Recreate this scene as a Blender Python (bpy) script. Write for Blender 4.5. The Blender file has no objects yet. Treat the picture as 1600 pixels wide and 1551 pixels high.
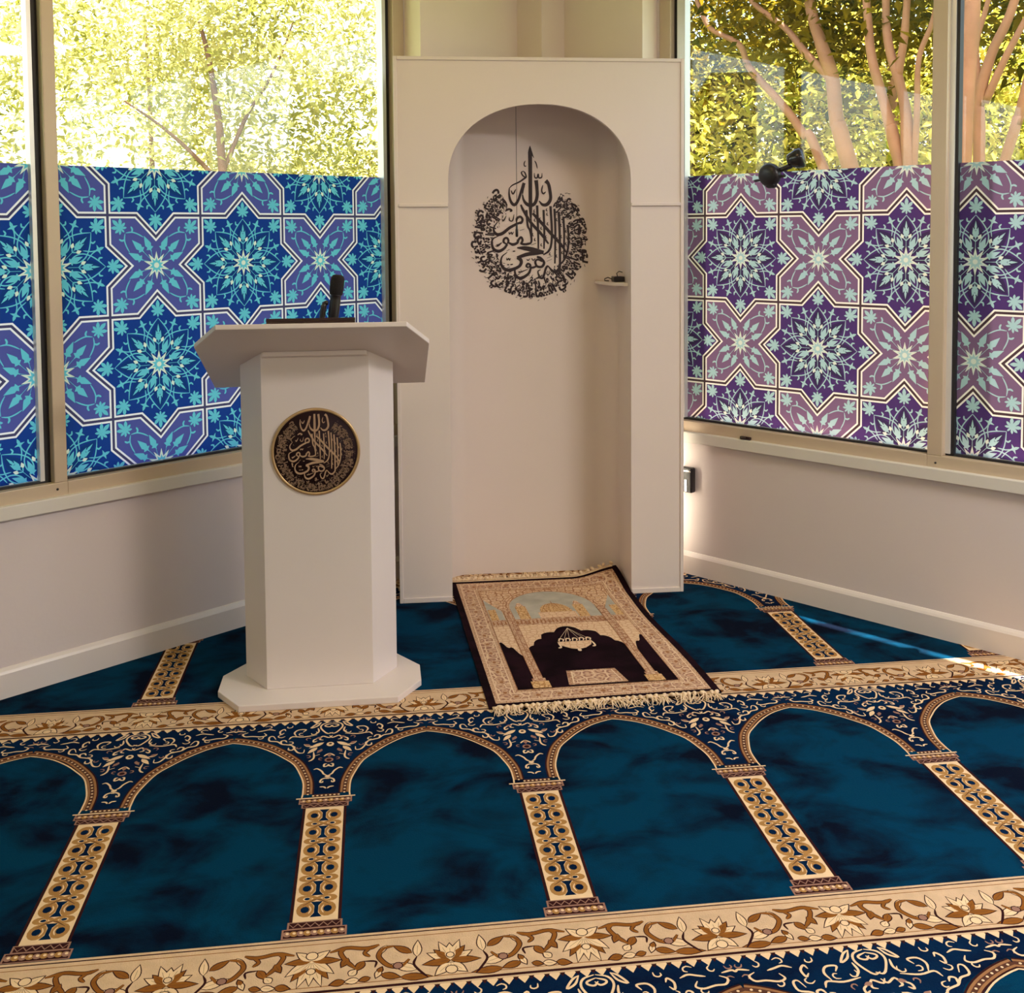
import bpy, bmesh, math, random
import numpy as np
from mathutils import Vector, Matrix, geometry, noise

rnd = random.Random(7)
scene = bpy.context.scene
COL = scene.collection
def lin(c):
    c = c / 255.0
    return c / 12.92 if c <= 0.04045 else ((c + 0.055) / 1.055) ** 2.4
def rgb(r, g, b, k=1.0):
    return (min(lin(r) * k, 0.95), min(lin(g) * k, 0.95), min(lin(b) * k, 0.95), 1.0)

# ------------------------------------------------------------------ camera
FPX, PITCH, ROLL, YAW = 1696.843, 0.0555959, -0.0075053, 0.1255826
EYE = Vector((0.7047, -2.5692, 1.4699))
_fw0 = Vector((math.sin(YAW), math.cos(YAW), 0)); _r0 = Vector((math.cos(YAW), -math.sin(YAW), 0)); _z = Vector((0, 0, 1))
_fw = _fw0 * math.cos(PITCH) - _z * math.sin(PITCH); _up = _z * math.cos(PITCH) + _fw0 * math.sin(PITCH)
_r = _r0 * math.cos(ROLL) + _up * math.sin(ROLL); _u = _up * math.cos(ROLL) - _r0 * math.sin(ROLL)
cam_d = bpy.data.cameras.new('camera'); cam = bpy.data.objects.new('camera', cam_d); COL.objects.link(cam)
cam.matrix_world = Matrix(((_r.x, _u.x, -_fw.x, EYE.x), (_r.y, _u.y, -_fw.y, EYE.y), (_r.z, _u.z, -_fw.z, EYE.z), (0, 0, 0, 1)))
cam_d.sensor_fit = 'HORIZONTAL'; cam_d.sensor_width = 36.0
cam_d.lens = FPX / 1600 * 36.0
cam_d.shift_x = 0.0; cam_d.shift_y = -(775.5 - 456.2) / 1600
cam_d.clip_start = 0.05; cam_d.clip_end = 300
scene.camera = cam

# ------------------------------------------------------------------ walls' frame of reference
AL = math.radians(38.5)
DL = Vector((math.cos(AL), math.sin(AL), 0))        # along the left wall, towards the corner
NL = Vector((math.sin(AL), -math.cos(AL), 0))       # left wall's normal into the room
DR = NL.copy()                                       # along the right wall, away from the corner
NR = -DL                                             # right wall's normal into the room
CO = Vector((1.489, 2.567, 0))
def LW(a, d, z): return CO + DL * a + NL * d + Vector((0, 0, z))
def RW(a, d, z): return CO + DR * a + NR * d + Vector((0, 0, z))

# ------------------------------------------------------------------ sky, sun, exposure
world = bpy.data.worlds.new('sky'); scene.world = world; world.use_nodes = True
nt = world.node_tree; nt.nodes.clear()
wo = nt.nodes.new('ShaderNodeOutputWorld'); bg = nt.nodes.new('ShaderNodeBackground'); sk = nt.nodes.new('ShaderNodeTexSky')
sk.sky_type = 'NISHITA'; sk.sun_disc = False; sk.sun_elevation = math.radians(58); sk.air_density = 1.3; sk.dust_density = 2.5
sk.sun_rotation = math.radians(200)
bg.inputs['Strength'].default_value = 0.30
nt.links.new(sk.outputs[0], bg.inputs[0]); nt.links.new(bg.outputs[0], wo.inputs[0])
SUN_DIR = (DR * 0.55 + NR * 0.193 - Vector((0, 0, 1.7))).normalized()
sun_d = bpy.data.lights.new('sun', 'SUN'); sun = bpy.data.objects.new('sun', sun_d); COL.objects.link(sun)
sun_d.energy = 20.0; sun_d.angle = math.radians(0.6); sun_d.color = (1.0, 0.93, 0.78)
sun.rotation_euler = SUN_DIR.to_track_quat('-Z', 'Y').to_euler(); sun.location = (-2, 6, 12)
vs = scene.view_settings
vs.view_transform = 'Standard'; vs.look = 'None'; vs.gamma = 1.0; vs.use_curve_mapping = False
vs.exposure = 1.62

# ------------------------------------------------------------------ materials
def new_mat(name):
    m = bpy.data.materials.new(name); m.use_nodes = True
    return m, m.node_tree, m.node_tree.nodes['Principled BSDF']
def sset(b, **k):
    for n, v in k.items():
        b.inputs[n.replace('_', ' ')].default_value = v
def mat(name, col, rough=0.6, metal=0.0, var=0.06, scale=6.0, bump=0.0, bscale=80.0, sheen=0.0, spec=0.5):
    m, t, b = new_mat(name)
    b.inputs['Roughness'].default_value = rough; b.inputs['Metallic'].default_value = metal
    b.inputs['Specular IOR Level'].default_value = spec
    if sheen: b.inputs['Sheen Weight'].default_value = sheen; b.inputs['Sheen Roughness'].default_value = 0.5
    tc = t.nodes.new('ShaderNodeTexCoord')
    nz = t.nodes.new('ShaderNodeTexNoise'); nz.inputs['Scale'].default_value = scale; nz.inputs['Detail'].default_value = 4
    t.links.new(tc.outputs['Object'], nz.inputs['Vector'])
    mr = t.nodes.new('ShaderNodeMapRange'); mr.inputs['From Min'].default_value = 0.25; mr.inputs['From Max'].default_value = 0.75
    mr.inputs['To Min'].default_value = 1 - var; mr.inputs['To Max'].default_value = 1 + var
    t.links.new(nz.outputs[0], mr.inputs[0])
    mx = t.nodes.new('ShaderNodeMix'); mx.data_type = 'RGBA'; mx.blend_type = 'MULTIPLY'; mx.inputs[0].default_value = 1.0
    mx.inputs[6].default_value = col
    t.links.new(mr.outputs[0], mx.inputs[7]); t.links.new(mx.outputs[2], b.inputs['Base Color'])
    if bump:
        n2 = t.nodes.new('ShaderNodeTexNoise'); n2.inputs['Scale'].default_value = bscale; n2.inputs['Detail'].default_value = 3
        t.links.new(tc.outputs['Object'], n2.inputs['Vector'])
        bp = t.nodes.new('ShaderNodeBump'); bp.inputs['Strength'].default_value = bump; bp.inputs['Distance'].default_value = 0.01
        t.links.new(n2.outputs[0], bp.inputs['Height']); t.links.new(bp.outputs[0], b.inputs['Normal'])
    return m
def film_mat(name, col, tr=0.8):
    k = 0.64 if 'line' in name else 0.47
    col = (col[0] * k, col[1] * k, col[2] * k, 1)
    m = bpy.data.materials.new(name); m.use_nodes = True; t = m.node_tree; t.nodes.clear()
    o = t.nodes.new('ShaderNodeOutputMaterial'); mx = t.nodes.new('ShaderNodeMixShader'); mx.inputs[0].default_value = tr
    d = t.nodes.new('ShaderNodeBsdfDiffuse'); d.inputs[0].default_value = col
    l = t.nodes.new('ShaderNodeBsdfTranslucent'); l.inputs[0].default_value = col
    t.links.new(d.outputs[0], mx.inputs[1]); t.links.new(l.outputs[0], mx.inputs[2])
    t.links.new(mx.outputs[0], o.inputs[0]); return m
def leaf_mat(name, c1, c2, tr=0.55, scale=1.7):
    m = bpy.data.materials.new(name); m.use_nodes = True; t = m.node_tree; t.nodes.clear()
    o = t.nodes.new('ShaderNodeOutputMaterial'); mx = t.nodes.new('ShaderNodeMixShader'); mx.inputs[0].default_value = tr
    tc = t.nodes.new('ShaderNodeTexCoord'); nz = t.nodes.new('ShaderNodeTexNoise'); nz.inputs['Scale'].default_value = scale; nz.inputs['Detail'].default_value = 6
    t.links.new(tc.outputs['Object'], nz.inputs['Vector'])
    cr = t.nodes.new('ShaderNodeValToRGB'); cr.color_ramp.elements[0].position = 0.35; cr.color_ramp.elements[1].position = 0.65
    cr.color_ramp.elements[0].color = [v * 0.92 for v in c1[:3]] + [1]; cr.color_ramp.elements[1].color = [v * 0.92 for v in c2[:3]] + [1]
    t.links.new(nz.outputs[0], cr.inputs[0])
    d = t.nodes.new('ShaderNodeBsdfDiffuse'); l = t.nodes.new('ShaderNodeBsdfTranslucent')
    t.links.new(cr.outputs[0], d.inputs[0]); t.links.new(cr.outputs[0], l.inputs[0])
    t.links.new(d.outputs[0], mx.inputs[1]); t.links.new(l.outputs[0], mx.inputs[2]); t.links.new(mx.outputs[0], o.inputs[0]); return m
def glass_mat(name):
    m = bpy.data.materials.new(name); m.use_nodes = True; t = m.node_tree; t.nodes.clear()
    o = t.nodes.new('ShaderNodeOutputMaterial'); mx = t.nodes.new('ShaderNodeMixShader')
    lw = t.nodes.new('ShaderNodeLayerWeight'); lw.inputs['Blend'].default_value = 0.5
    pw = t.nodes.new('ShaderNodeMath'); pw.operation = 'POWER'; pw.inputs[1].default_value = 5.0
    fr = t.nodes.new('ShaderNodeMath'); fr.operation = 'MULTIPLY_ADD'; fr.inputs[1].default_value = 0.48; fr.inputs[2].default_value = 0.035
    t.links.new(lw.outputs['Facing'], pw.inputs[0]); t.links.new(pw.outputs[0], fr.inputs[0])
    tr = t.nodes.new('ShaderNodeBsdfTransparent'); tr.inputs[0].default_value = (0.96, 0.97, 0.96, 1)
    gl = t.nodes.new('ShaderNodeBsdfGlossy'); gl.inputs['Roughness'].default_value = 0.0
    t.links.new(fr.outputs[0], mx.inputs[0]); t.links.new(tr.outputs[0], mx.inputs[1]); t.links.new(gl.outputs[0], mx.inputs[2]); t.links.new(mx.outputs[0], o.inputs[0]); return m
def pile_mat(name, c_dark, c_light, lo=0.42, hi=0.58, scale=3.2):
    """cut pile whose nap lies in patches"""
    m, t, b = new_mat(name); sset(b, Roughness=1.0); b.inputs['Specular IOR Level'].default_value = 0.05
    tc = t.nodes.new('ShaderNodeTexCoord'); mp = t.nodes.new('ShaderNodeMapping'); mp.inputs['Scale'].default_value = (1.0, 1.25, 1.0)
    t.links.new(tc.outputs['Object'], mp.inputs[0])
    nz = t.nodes.new('ShaderNodeTexNoise'); nz.inputs['Scale'].default_value = scale; nz.inputs['Detail'].default_value = 5; nz.inputs['Roughness'].default_value = 0.55; nz.inputs['Distortion'].default_value = 0.6
    t.links.new(mp.outputs[0], nz.inputs['Vector'])
    n3 = t.nodes.new('ShaderNodeTexNoise'); n3.inputs['Scale'].default_value = 9.0; n3.inputs['Detail'].default_value = 4
    t.links.new(mp.outputs[0], n3.inputs['Vector'])
    ad = t.nodes.new('ShaderNodeMath'); ad.operation = 'MULTIPLY_ADD'; ad.inputs[1].default_value = 0.35
    t.links.new(n3.outputs[0], ad.inputs[0]); t.links.new(nz.outputs[0], ad.inputs[2])
    cr = t.nodes.new('ShaderNodeValToRGB'); cr.color_ramp.elements[0].position = lo + 0.17; cr.color_ramp.elements[1].position = hi + 0.17
    cr.color_ramp.elements[0].color = c_dark; cr.color_ramp.elements[1].color = c_light
    t.links.new(ad.outputs[0], cr.inputs[0]); t.links.new(cr.outputs[0], b.inputs['Base Color'])
    n2 = t.nodes.new('ShaderNodeTexNoise'); n2.inputs['Scale'].default_value = 260; t.links.new(tc.outputs['Object'], n2.inputs['Vector'])
    bp = t.nodes.new('ShaderNodeBump'); bp.inputs['Strength'].default_value = 0.35; bp.inputs['Distance'].default_value = 0.004
    t.links.new(n2.outputs[0], bp.inputs['Height']); t.links.new(bp.outputs[0], b.inputs['Normal'])
    return m
def weave_mat(name, ground, line, dot, scale=26.0):
    """fine all-over floral weave: cell outlines and rosettes"""
    m, t, b = new_mat(name); sset(b, Roughness=1.0); b.inputs['Specular IOR Level'].default_value = 0.05
    tc = t.nodes.new('ShaderNodeTexCoord')
    nz = t.nodes.new('ShaderNodeTexNoise'); nz.inputs['Scale'].default_value = scale * 0.8; t.links.new(tc.outputs['Object'], nz.inputs['Vector'])
    v1 = t.nodes.new('ShaderNodeTexVoronoi'); v1.feature = 'DISTANCE_TO_EDGE'; v1.inputs['Scale'].default_value = scale; v1.inputs['Randomness'].default_value = 0.6
    v2 = t.nodes.new('ShaderNodeTexVoronoi'); v2.inputs['Scale'].default_value = scale; v2.inputs['Randomness'].default_value = 0.6
    va = t.nodes.new('ShaderNodeVectorMath'); va.operation = 'MULTIPLY_ADD'; va.inputs[1].default_value = (0.02, 0.02, 0.0)
    t.links.new(nz.outputs['Color'], va.inputs[0]); t.links.new(tc.outputs['Object'], va.inputs[2])
    t.links.new(va.outputs[0], v1.inputs['Vector']); t.links.new(va.outputs[0], v2.inputs['Vector'])
    w = t.nodes.new('ShaderNodeMath'); w.operation = 'SINE'
    ml = t.nodes.new('ShaderNodeMath'); ml.operation = 'MULTIPLY'; ml.inputs[1].default_value = 17.0
    t.links.new(v2.outputs['Distance'], ml.inputs[0]); t.links.new(ml.outputs[0], w.inputs[0])
    r1 = t.nodes.new('ShaderNodeMapRange'); r1.inputs[1].default_value = -0.2; r1.inputs[2].default_value = 0.6; t.links.new(w.outputs[0], r1.inputs[0])
    r2 = t.nodes.new('ShaderNodeMapRange'); r2.inputs[1].default_value = 0.03; r2.inputs[2].default_value = 0.10; t.links.new(v1.outputs['Distance'], r2.inputs[0])
    m1 = t.nodes.new('ShaderNodeMix'); m1.data_type = 'RGBA'; m1.inputs[6].default_value = ground; m1.inputs[7].default_value = dot
    t.links.new(r1.outputs[0], m1.inputs[0])
    m2 = t.nodes.new('ShaderNodeMix'); m2.data_type = 'RGBA'; m2.inputs[6].default_value = line
    t.links.new(r2.outputs[0], m2.inputs[0]); t.links.new(m1.outputs[2], m2.inputs[7]); t.links.new(m2.outputs[2], b.inputs['Base Color'])
    return m

M = {}
M['paint'] = mat('white_paint', (0.77, 0.675, 0.625, 1), 0.42, var=0.015, scale=3, bump=0.03, bscale=40)
M['wall'] = mat('wall_paint', (0.69, 0.605, 0.59, 1), 0.6, var=0.015, scale=2, bump=0.04, bscale=60)
M['skirt'] = mat('skirting_gloss', (0.74, 0.665, 0.63, 1), 0.35, var=0.01)
M['frame'] = mat('tan_aluminium', (0.58, 0.46, 0.33, 1), 0.4, 0.1, var=0.02)
M['sill'] = mat('sill_board', (0.70, 0.66, 0.60, 1), 0.4, var=0.02)
M['gasket'] = mat('black_gasket', (0.012, 0.010, 0.012, 1), 0.5, var=0.0)
M['spacer'] = mat('bright_spacer', (0.75, 0.74, 0.72, 1), 0.3, 0.3, var=0.0)
M['glass'] = glass_mat('window_glass')
M['ceil'] = mat('ceiling_white', (0.78, 0.76, 0.72, 1), 0.8, var=0.01)
M['black'] = mat('black_plastic', (0.012, 0.009, 0.010, 1), 0.35, var=0.1)
M['foam'] = mat('black_foam', (0.010, 0.007, 0.008, 1), 0.95, var=0.3, scale=300, bump=0.5, bscale=600)
M['chrome'] = mat('chrome', (0.75, 0.74, 0.72, 1), 0.15, 0.9, var=0.0)
M['darkwood'] = mat('dark_wood', (0.030, 0.012, 0.010, 1), 0.35, var=0.25, scale=25)
M['ink'] = mat('calligraphy_ink', (0.022, 0.008, 0.010, 1), 0.5, var=0.0)
M['gold'] = mat('gold_print', (0.52, 0.33, 0.20, 1), 0.4, 0.2, var=0.15, scale=40)
M['goldfine'] = mat('fine_gold_print', (0.26, 0.16, 0.10, 1), 0.4, 0.2, var=0.3, scale=60)
M['goldring'] = mat('gold_rim', (0.55, 0.36, 0.17, 1), 0.3, 0.55, var=0.05)
M['disc'] = mat('dark_disc', (0.020, 0.007, 0.008, 1), 0.65, var=0.1, spec=0.2)

# ------------------------------------------------------------------ mesh builder
ID3 = lambda x, y, z: Vector((x, y, z))
class MB:
    def __init__(s): s.v = []; s.f = []; s.m = []; s.sm = []
    def add(s, vs, fs, mi=0, smooth=False):
        o = len(s.v); s.v += [tuple(p) for p in vs]
        for f in fs: s.f.append(tuple(i + o for i in f)); s.m.append(mi); s.sm.append(smooth)
    def box(s, x0, x1, y0, y1, z0, z1, fr=ID3, mi=0):
        p = [fr(x, y, z) for x, y, z in ((x0, y0, z0), (x1, y0, z0), (x1, y1, z0), (x0, y1, z0), (x0, y0, z1), (x1, y0, z1), (x1, y1, z1), (x0, y1, z1))]
        fs = [(0, 3, 2, 1), (4, 5, 6, 7), (0, 1, 5, 4), (1, 2, 6, 5), (2, 3, 7, 6), (3, 0, 4, 7)]
        if (p[1] - p[0]).cross(p[3] - p[0]).dot(p[4] - p[0]) < 0: fs = [f[::-1] for f in fs]
        s.add(p, fs, mi)
    def prism(s, pts, z0, z1, fr=ID3, mi=0):
        """pts: polygon (x,y); z0/z1 numbers or functions of (x,y)"""
        g0 = z0 if callable(z0) else (lambda x, y: z0); g1 = z1 if callable(z1) else (lambda x, y: z1)
        n = len(pts); p = [fr(x, y, g0(x, y)) for x, y in pts] + [fr(x, y, g1(x, y)) for x, y in pts]
        fs = [tuple(range(n))[::-1], tuple(range(n, 2 * n))] + [(i, (i + 1) % n, (i + 1) % n + n, i + n) for i in range(n)]
        s.add(p, fs, mi)
    def tube(s, path, rad, n=10, mi=0, caps=True):
        path = [Vector(p) for p in path]; k = len(path)
        if not hasattr(rad, '__len__'): rad = [rad] * k
        ring = []; up = None
        for i in range(k):
            t = (path[min(i + 1, k - 1)] - path[max(i - 1, 0)]).normalized()
            if up is None:
                up = Vector((0, 0, 1)) if abs(t.z) < 0.9 else Vector((1, 0, 0))
            a = t.cross(up).normalized(); up = a.cross(t).normalized()
            ring.append([path[i] + (a * math.cos(2 * math.pi * j / n) + up * math.sin(2 * math.pi * j / n)) * rad[i] for j in range(n)])
        vs = [p for r in ring for p in r]; fs = []
        for i in range(k - 1):
            for j in range(n): fs.append((i * n + j, i * n + (j + 1) % n, (i + 1) * n + (j + 1) % n, (i + 1) * n + j))
        if caps: fs += [tuple(range(n))[::-1], tuple((k - 1) * n + j for j in range(n))]
        s.add(vs, fs, mi, True)
    def lathe(s, c, axis, prof, n=24, mi=0):
        """prof: (distance along axis, radius)"""
        axis = Vector(axis).normalized(); c = Vector(c)
        a = axis.orthogonal().normalized(); b = axis.cross(a)
        vs = []; fs = []
        for h, r in prof:
            for j in range(n):
                w = 2 * math.pi * j / n; vs.append(c + axis * h + (a * math.cos(w) + b * math.sin(w)) * r)
        for i in range(len(prof) - 1):
            for j in range(n): fs.append((i * n + j, i * n + (j + 1) % n, (i + 1) * n + (j + 1) % n, (i + 1) * n + j))
        fs += [tuple(range(n))[::-1], tuple((len(prof) - 1) * n + j for j in range(n))]
        s.add(vs, fs, mi, True)
    def build(s, name, mats, parent=None, bevel=0.0, seg=2):
        me = bpy.data.meshes.new(name); me.from_pydata(s.v, [], s.f)
        for m in (mats if isinstance(mats, (list, tuple)) else [mats]): me.materials.append(m)
        me.polygons.foreach_set('material_index', s.m); me.polygons.foreach_set('use_smooth', s.sm); me.update()
        o = bpy.data.objects.new(name, me); COL.objects.link(o)
        if parent: o.parent = parent; o.matrix_parent_inverse = Matrix.Identity(4); rel(o, parent)
        if bevel:
            b = o.modifiers.new('bevel', 'BEVEL'); b.width = bevel; b.segments = seg; b.limit_method = 'ANGLE'; b.angle_limit = math.radians(40)
        return o
def chain_matrix(p):
    m = Matrix.Identity(4)
    while p: m = p.matrix_basis @ m; p = p.parent
    return m
def rel(o, parent):
    """geometry was written in world coordinates: bring it into the parent's space"""
    o.data.transform(chain_matrix(parent).inverted()); o.data.update()
def tag(o, label=None, cat=None, group=None, kind=None):
    if label: o['label'] = label
    if cat: o['category'] = cat
    if group: o['group'] = group
    if kind: o['kind'] = kind
    return o
def thing(name, label, cat, loc, rz=0.0, group=None, kind=None):
    o = bpy.data.objects.new(name, None); COL.objects.link(o); o.empty_display_size = 0.1
    o.location = loc; o.rotation_euler = (0, 0, rz); bpy.context.view_layer.update()
    return tag(o, label, cat, group, kind)

# ------------------------------------------------------------------ 2-D drawing helpers
def smooth(pts, n=5, closed=False):
    p = [Vector((a[0], a[1])) for a in pts]; k = len(p)
    if k < 3: return p
    out = []
    for i in range(k if closed else k - 1):
        p1, p2 = p[i], p[(i + 1) % k]
        p0 = p[(i - 1) % k] if closed or i > 0 else p1 * 2 - p2
        p3 = p[(i + 2) % k] if closed or i + 2 < k else p2 * 2 - p1
        for j in range(n):
            t = j / n; t2 = t * t; t3 = t2 * t
            out.append(0.5 * ((2 * p1) + (p2 - p0) * t + (2 * p0 - 5 * p1 + 4 * p2 - p3) * t2 + (3 * p1 - p0 - 3 * p2 + p3) * t3))
    if not closed: out.append(p[-1])
    return out
def ribbon(pts, w, ends=(0.4, 0.4), n=4, straight=False):
    """outline quads of a pen stroke; w full width or a list at the control points"""
    q = [Vector((a[0], a[1])) for a in pts] if straight else smooth(pts, n)
    k = len(q)
    if hasattr(w, '__len__'):
        ws = []
        for i in range(k):
            t = i / (k - 1) * (len(w) - 1); j = min(int(t), len(w) - 2); ws.append(w[j] + (w[j + 1] - w[j]) * (t - j))
    else:
        ws = []
        for i in range(k):
            t = i / (k - 1); e = 1.0
            if t < 0.18: e = ends[0] + (1 - ends[0]) * t / 0.18
            if t > 0.82: e = ends[1] + (1 - ends[1]) * (1 - t) / 0.18
            ws.append(w * e)
    Ls = []; Rs = []
    for i in range(k):
        a = q[max(i - 1, 0)]; b = q[min(i + 1, k - 1)]; d = (b - a)
        d = d.normalized() if d.length > 1e-9 else Vector((1, 0)); nn = Vector((-d.y, d.x))
        Ls.append(q[i] + nn * ws[i] / 2); Rs.append(q[i] - nn * ws[i] / 2)
    return [[Rs[i], Rs[i + 1], Ls[i + 1], Ls[i]] for i in range(k - 1)]
def leafpts(b, t, w, n=5):
    b = Vector(b); t = Vector(t); d = t - b; nn = Vector((-d.y, d.x)).normalized()
    L = []; R = []
    for i in range(1, n):
        s = i / n; h = math.sin(math.pi * s ** 0.8) * w / 2
        L.append(b + d * s + nn * h); R.append(b + d * s - nn * h)
    return [b] + R + [t] + L[::-1]
def disc2(c, rx, ry=None, n=10, rot=0.0):
    ry = ry or rx; ca, sa = math.cos(rot), math.sin(rot)
    return [Vector((c[0] + rx * math.cos(2 * math.pi * i / n) * ca - ry * math.sin(2 * math.pi * i / n) * sa,
                    c[1] + rx * math.cos(2 * math.pi * i / n) * sa + ry * math.sin(2 * math.pi * i / n) * ca)) for i in range(n)]
def star2(c, r1, r2, n, rot=math.pi / 2):
    return [Vector((c[0] + (r1 if i % 2 == 0 else r2) * math.cos(rot + math.pi * i / n), c[1] + (r1 if i % 2 == 0 else r2) * math.sin(rot + math.pi * i / n))) for i in range(2 * n)]
def area2(p):
    return sum(p[i][0] * p[(i + 1) % len(p)][1] - p[(i + 1) % len(p)][0] * p[i][1] for i in range(len(p))) / 2
def rot2(pts, a):
    c, s = math.cos(a), math.sin(a); return [Vector((p[0] * c - p[1] * s, p[0] * s + p[1] * c)) for p in pts]
def mir(pts): return [Vector((-p[0], p[1])) for p in pts][::-1]
def offset_in(poly, d):
    n = len(poly); out = []
    for i in range(n):
        p0, p1, p2 = Vector(poly[i - 1]), Vector(poly[i]), Vector(poly[(i + 1) % n])
        d1 = (p1 - p0).normalized(); d2 = (p2 - p1).normalized()
        n1 = Vector((-d1.y, d1.x)); n2 = Vector((-d2.y, d2.x)); b = (n1 + n2)
        b = b / max(b.dot(n1), 0.15); out.append(p1 + b * d)
    return out
class Art:
    """coloured flat shapes in layers; later layers lie on top"""
    def __init__(s): s.p = []
    def poly(s, pts, m, layer=1): s.p.append((layer, m, [Vector((a[0], a[1])) for a in pts]))
    def stroke(s, pts, w, m, layer=1, **k):
        for q in ribbon(pts, w, **k): s.p.append((layer, m, q))
    def emit(s, mb, f, mats, dx=0.0, dy=0.0, sx=1.0):
        for l, m, pts in s.p:
            q = [f(p.x * sx + dx, p.y + dy, l) for p in pts]
            if (area2(pts) < 0) != (sx < 0): q = q[::-1]
            mb.add(q, [tuple(range(len(q)))], mats.index(m))
    def flatten(s, clip=None):
        """one sheet without overlaps: [(material, triangles' points)]"""
        order = sorted(range(len(s.p)), key=lambda i: s.p[i][0]); vs = []; ed = []
        for l, m, pts in s.p:
            k = len(vs); n = len(pts); vs += pts; ed += [(k + i, k + (i + 1) % n) for i in range(n)]
        if clip:
            k = len(vs); vs += [Vector((x, y)) for x in clip for y in (-9, 9)]; ed += [(k, k + 1), (k + 2, k + 3)]
        r = geometry.delaunay_2d_cdt(vs, ed, [], 0, 2e-6, False)
        V = np.array([(v[0], v[1]) for v in r[0]]); F = np.array([f for f in r[2] if len(f) == 3]); c = V[F].mean(axis=1)
        best = np.full(len(F), -1)
        for i in order:
            P_ = np.array([(q[0], q[1]) for q in s.p[i][2]]); lo, hi = P_.min(axis=0), P_.max(axis=0)
            idx = np.nonzero((c[:, 0] >= lo[0]) & (c[:, 0] <= hi[0]) & (c[:, 1] >= lo[1]) & (c[:, 1] <= hi[1]))[0]
            if not len(idx): continue
            x, y = c[idx, 0], c[idx, 1]; wn = np.zeros(len(idx), int)
            for (x0, y0), (x1, y1) in zip(P_, np.roll(P_, -1, axis=0)):
                side = (x1 - x0) * (y - y0) - (x - x0) * (y1 - y0)
                wn += ((y0 <= y) & (y1 > y) & (side > 0)).astype(int) - ((y0 > y) & (y1 <= y) & (side < 0)).astype(int)
            best[idx[wn != 0]] = i
        if clip: best[(c[:, 0] < clip[0]) | (c[:, 0] > clip[1])] = -1
        A3 = V[F]; ar = (A3[:, 1, 0] - A3[:, 0, 0]) * (A3[:, 2, 1] - A3[:, 0, 1]) - (A3[:, 2, 0] - A3[:, 0, 0]) * (A3[:, 1, 1] - A3[:, 0, 1])
        out = [(s.p[b][1], tuple(int(q) for q in (f if w > 0 else f[::-1]))) for f, b, w in zip(F, best, ar) if b >= 0 and abs(w) > 1e-12]
        return r[0], out

# ------------------------------------------------------------------ room shell
def lbox(mb, a0, a1, d0, d1, z0, z1, mi=0): mb.box(a0, a1, d0, d1, z0, z1, lambda x, y, z: LW(x, y, z), mi)
def rbox(mb, a0, a1, d0, d1, z0, z1, mi=0): mb.box(a0, a1, d0, d1, z0, z1, lambda x, y, z: RW(x, y, z), mi)
ROOM = 6.6; CEIL = 2.85; HEAD = 2.62; SILL = 0.617; GL = -0.05
def structure(o): o['kind'] = 'structure'; return o
mb = MB(); mb.prism([(p.x, p.y) for p in (LW(0.0, -0.12, 0) + DL * 0.12, LW(-ROOM, -0.12, 0), LW(-ROOM, ROOM + 0.1, 0), LW(0.12, ROOM + 0.1, 0))], -0.12, -0.010)
structure(mb.build('floor', mat('floor_screed', (0.35, 0.33, 0.30, 1), 0.9)))
mb = MB(); mb.prism([(p.x, p.y) for p in (LW(0.12, -0.12, 0), LW(-ROOM, -0.12, 0), LW(-ROOM, ROOM + 0.1, 0), LW(0.12, ROOM + 0.1, 0))], CEIL, CEIL + 0.12)
structure(mb.build('ceiling', M['ceil']))
# window openings along each wall: (near end, far end) as distances from the corner
LP = [(-2.300, -0.918), (-3.75, -2.372), (-5.2, -3.82), (-6.45, -5.27)]
RP = [(0.838, 1.890), (1.985, 3.05), (3.12, 4.18), (4.25, 5.3), (5.37, 6.4)]
mb = MB()
lbox(mb, -ROOM, 0.0, -0.12, 0.0, 0.0, SILL - 0.045); lbox(mb, -ROOM, 0.0, -0.12, 0.0, HEAD, CEIL); lbox(mb, -0.83, 0.0, -0.12, 0.0, SILL - 0.045, HEAD)
lbox(mb, -ROOM, -6.5, -0.12, 0.0, SILL - 0.045, HEAD)
structure(mb.build('wall_left', M['wall']))
mb = MB()
rbox(mb, 0.0, ROOM, -0.12, 0.0, 0.0, SILL - 0.045); rbox(mb, 0.0, ROOM, -0.12, 0.0, HEAD, CEIL); rbox(mb, 0.0, 0.705, -0.12, 0.0, SILL - 0.045, HEAD)
rbox(mb, 6.45, ROOM, -0.12, 0.0, SILL - 0.045, HEAD)
structure(mb.build('wall_right', M['wall']))
CORNER_LIT = mat('lit_corner_paint', (0.88, 0.74, 0.64, 1), 0.55, var=0.01)  # paler than the walls: window light on the upper corner painted in
mb = MB(); mb.box(-0.25, 0.0, 0.0, 0.25, 0.0008, CEIL, lambda x, y, z: LW(x, y, z)); structure(mb.build('wall_corner', CORNER_LIT))
mb = MB(); lbox(mb, -0.826, -0.25, 0.0, 0.1, SILL + 0.05, CEIL); structure(mb.build('trim_4', CORNER_LIT))
mb = MB(); rbox(mb, 0.25, 0.69, 0.0, 0.1, SILL + 0.05, CEIL); structure(mb.build('trim_5', CORNER_LIT))
# back walls
mb = MB()
for w0, w1, z0, z1 in ((0, ROOM, 0, CEIL),): mb.box(w0, w1, ROOM, ROOM + 0.1, z0, z1, lambda x, y, z: RW(y, x, z))
structure(mb.build('wall_back', M['wall']))
mb = MB()
for w0, w1, z0, z1 in ((0, ROOM, 0, CEIL),): mb.box(w0, w1, ROOM, ROOM + 0.1, z0, z1, lambda x, y, z: LW(-y, x, z))
structure(mb.build('wall_rear', M['wall']))
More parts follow.
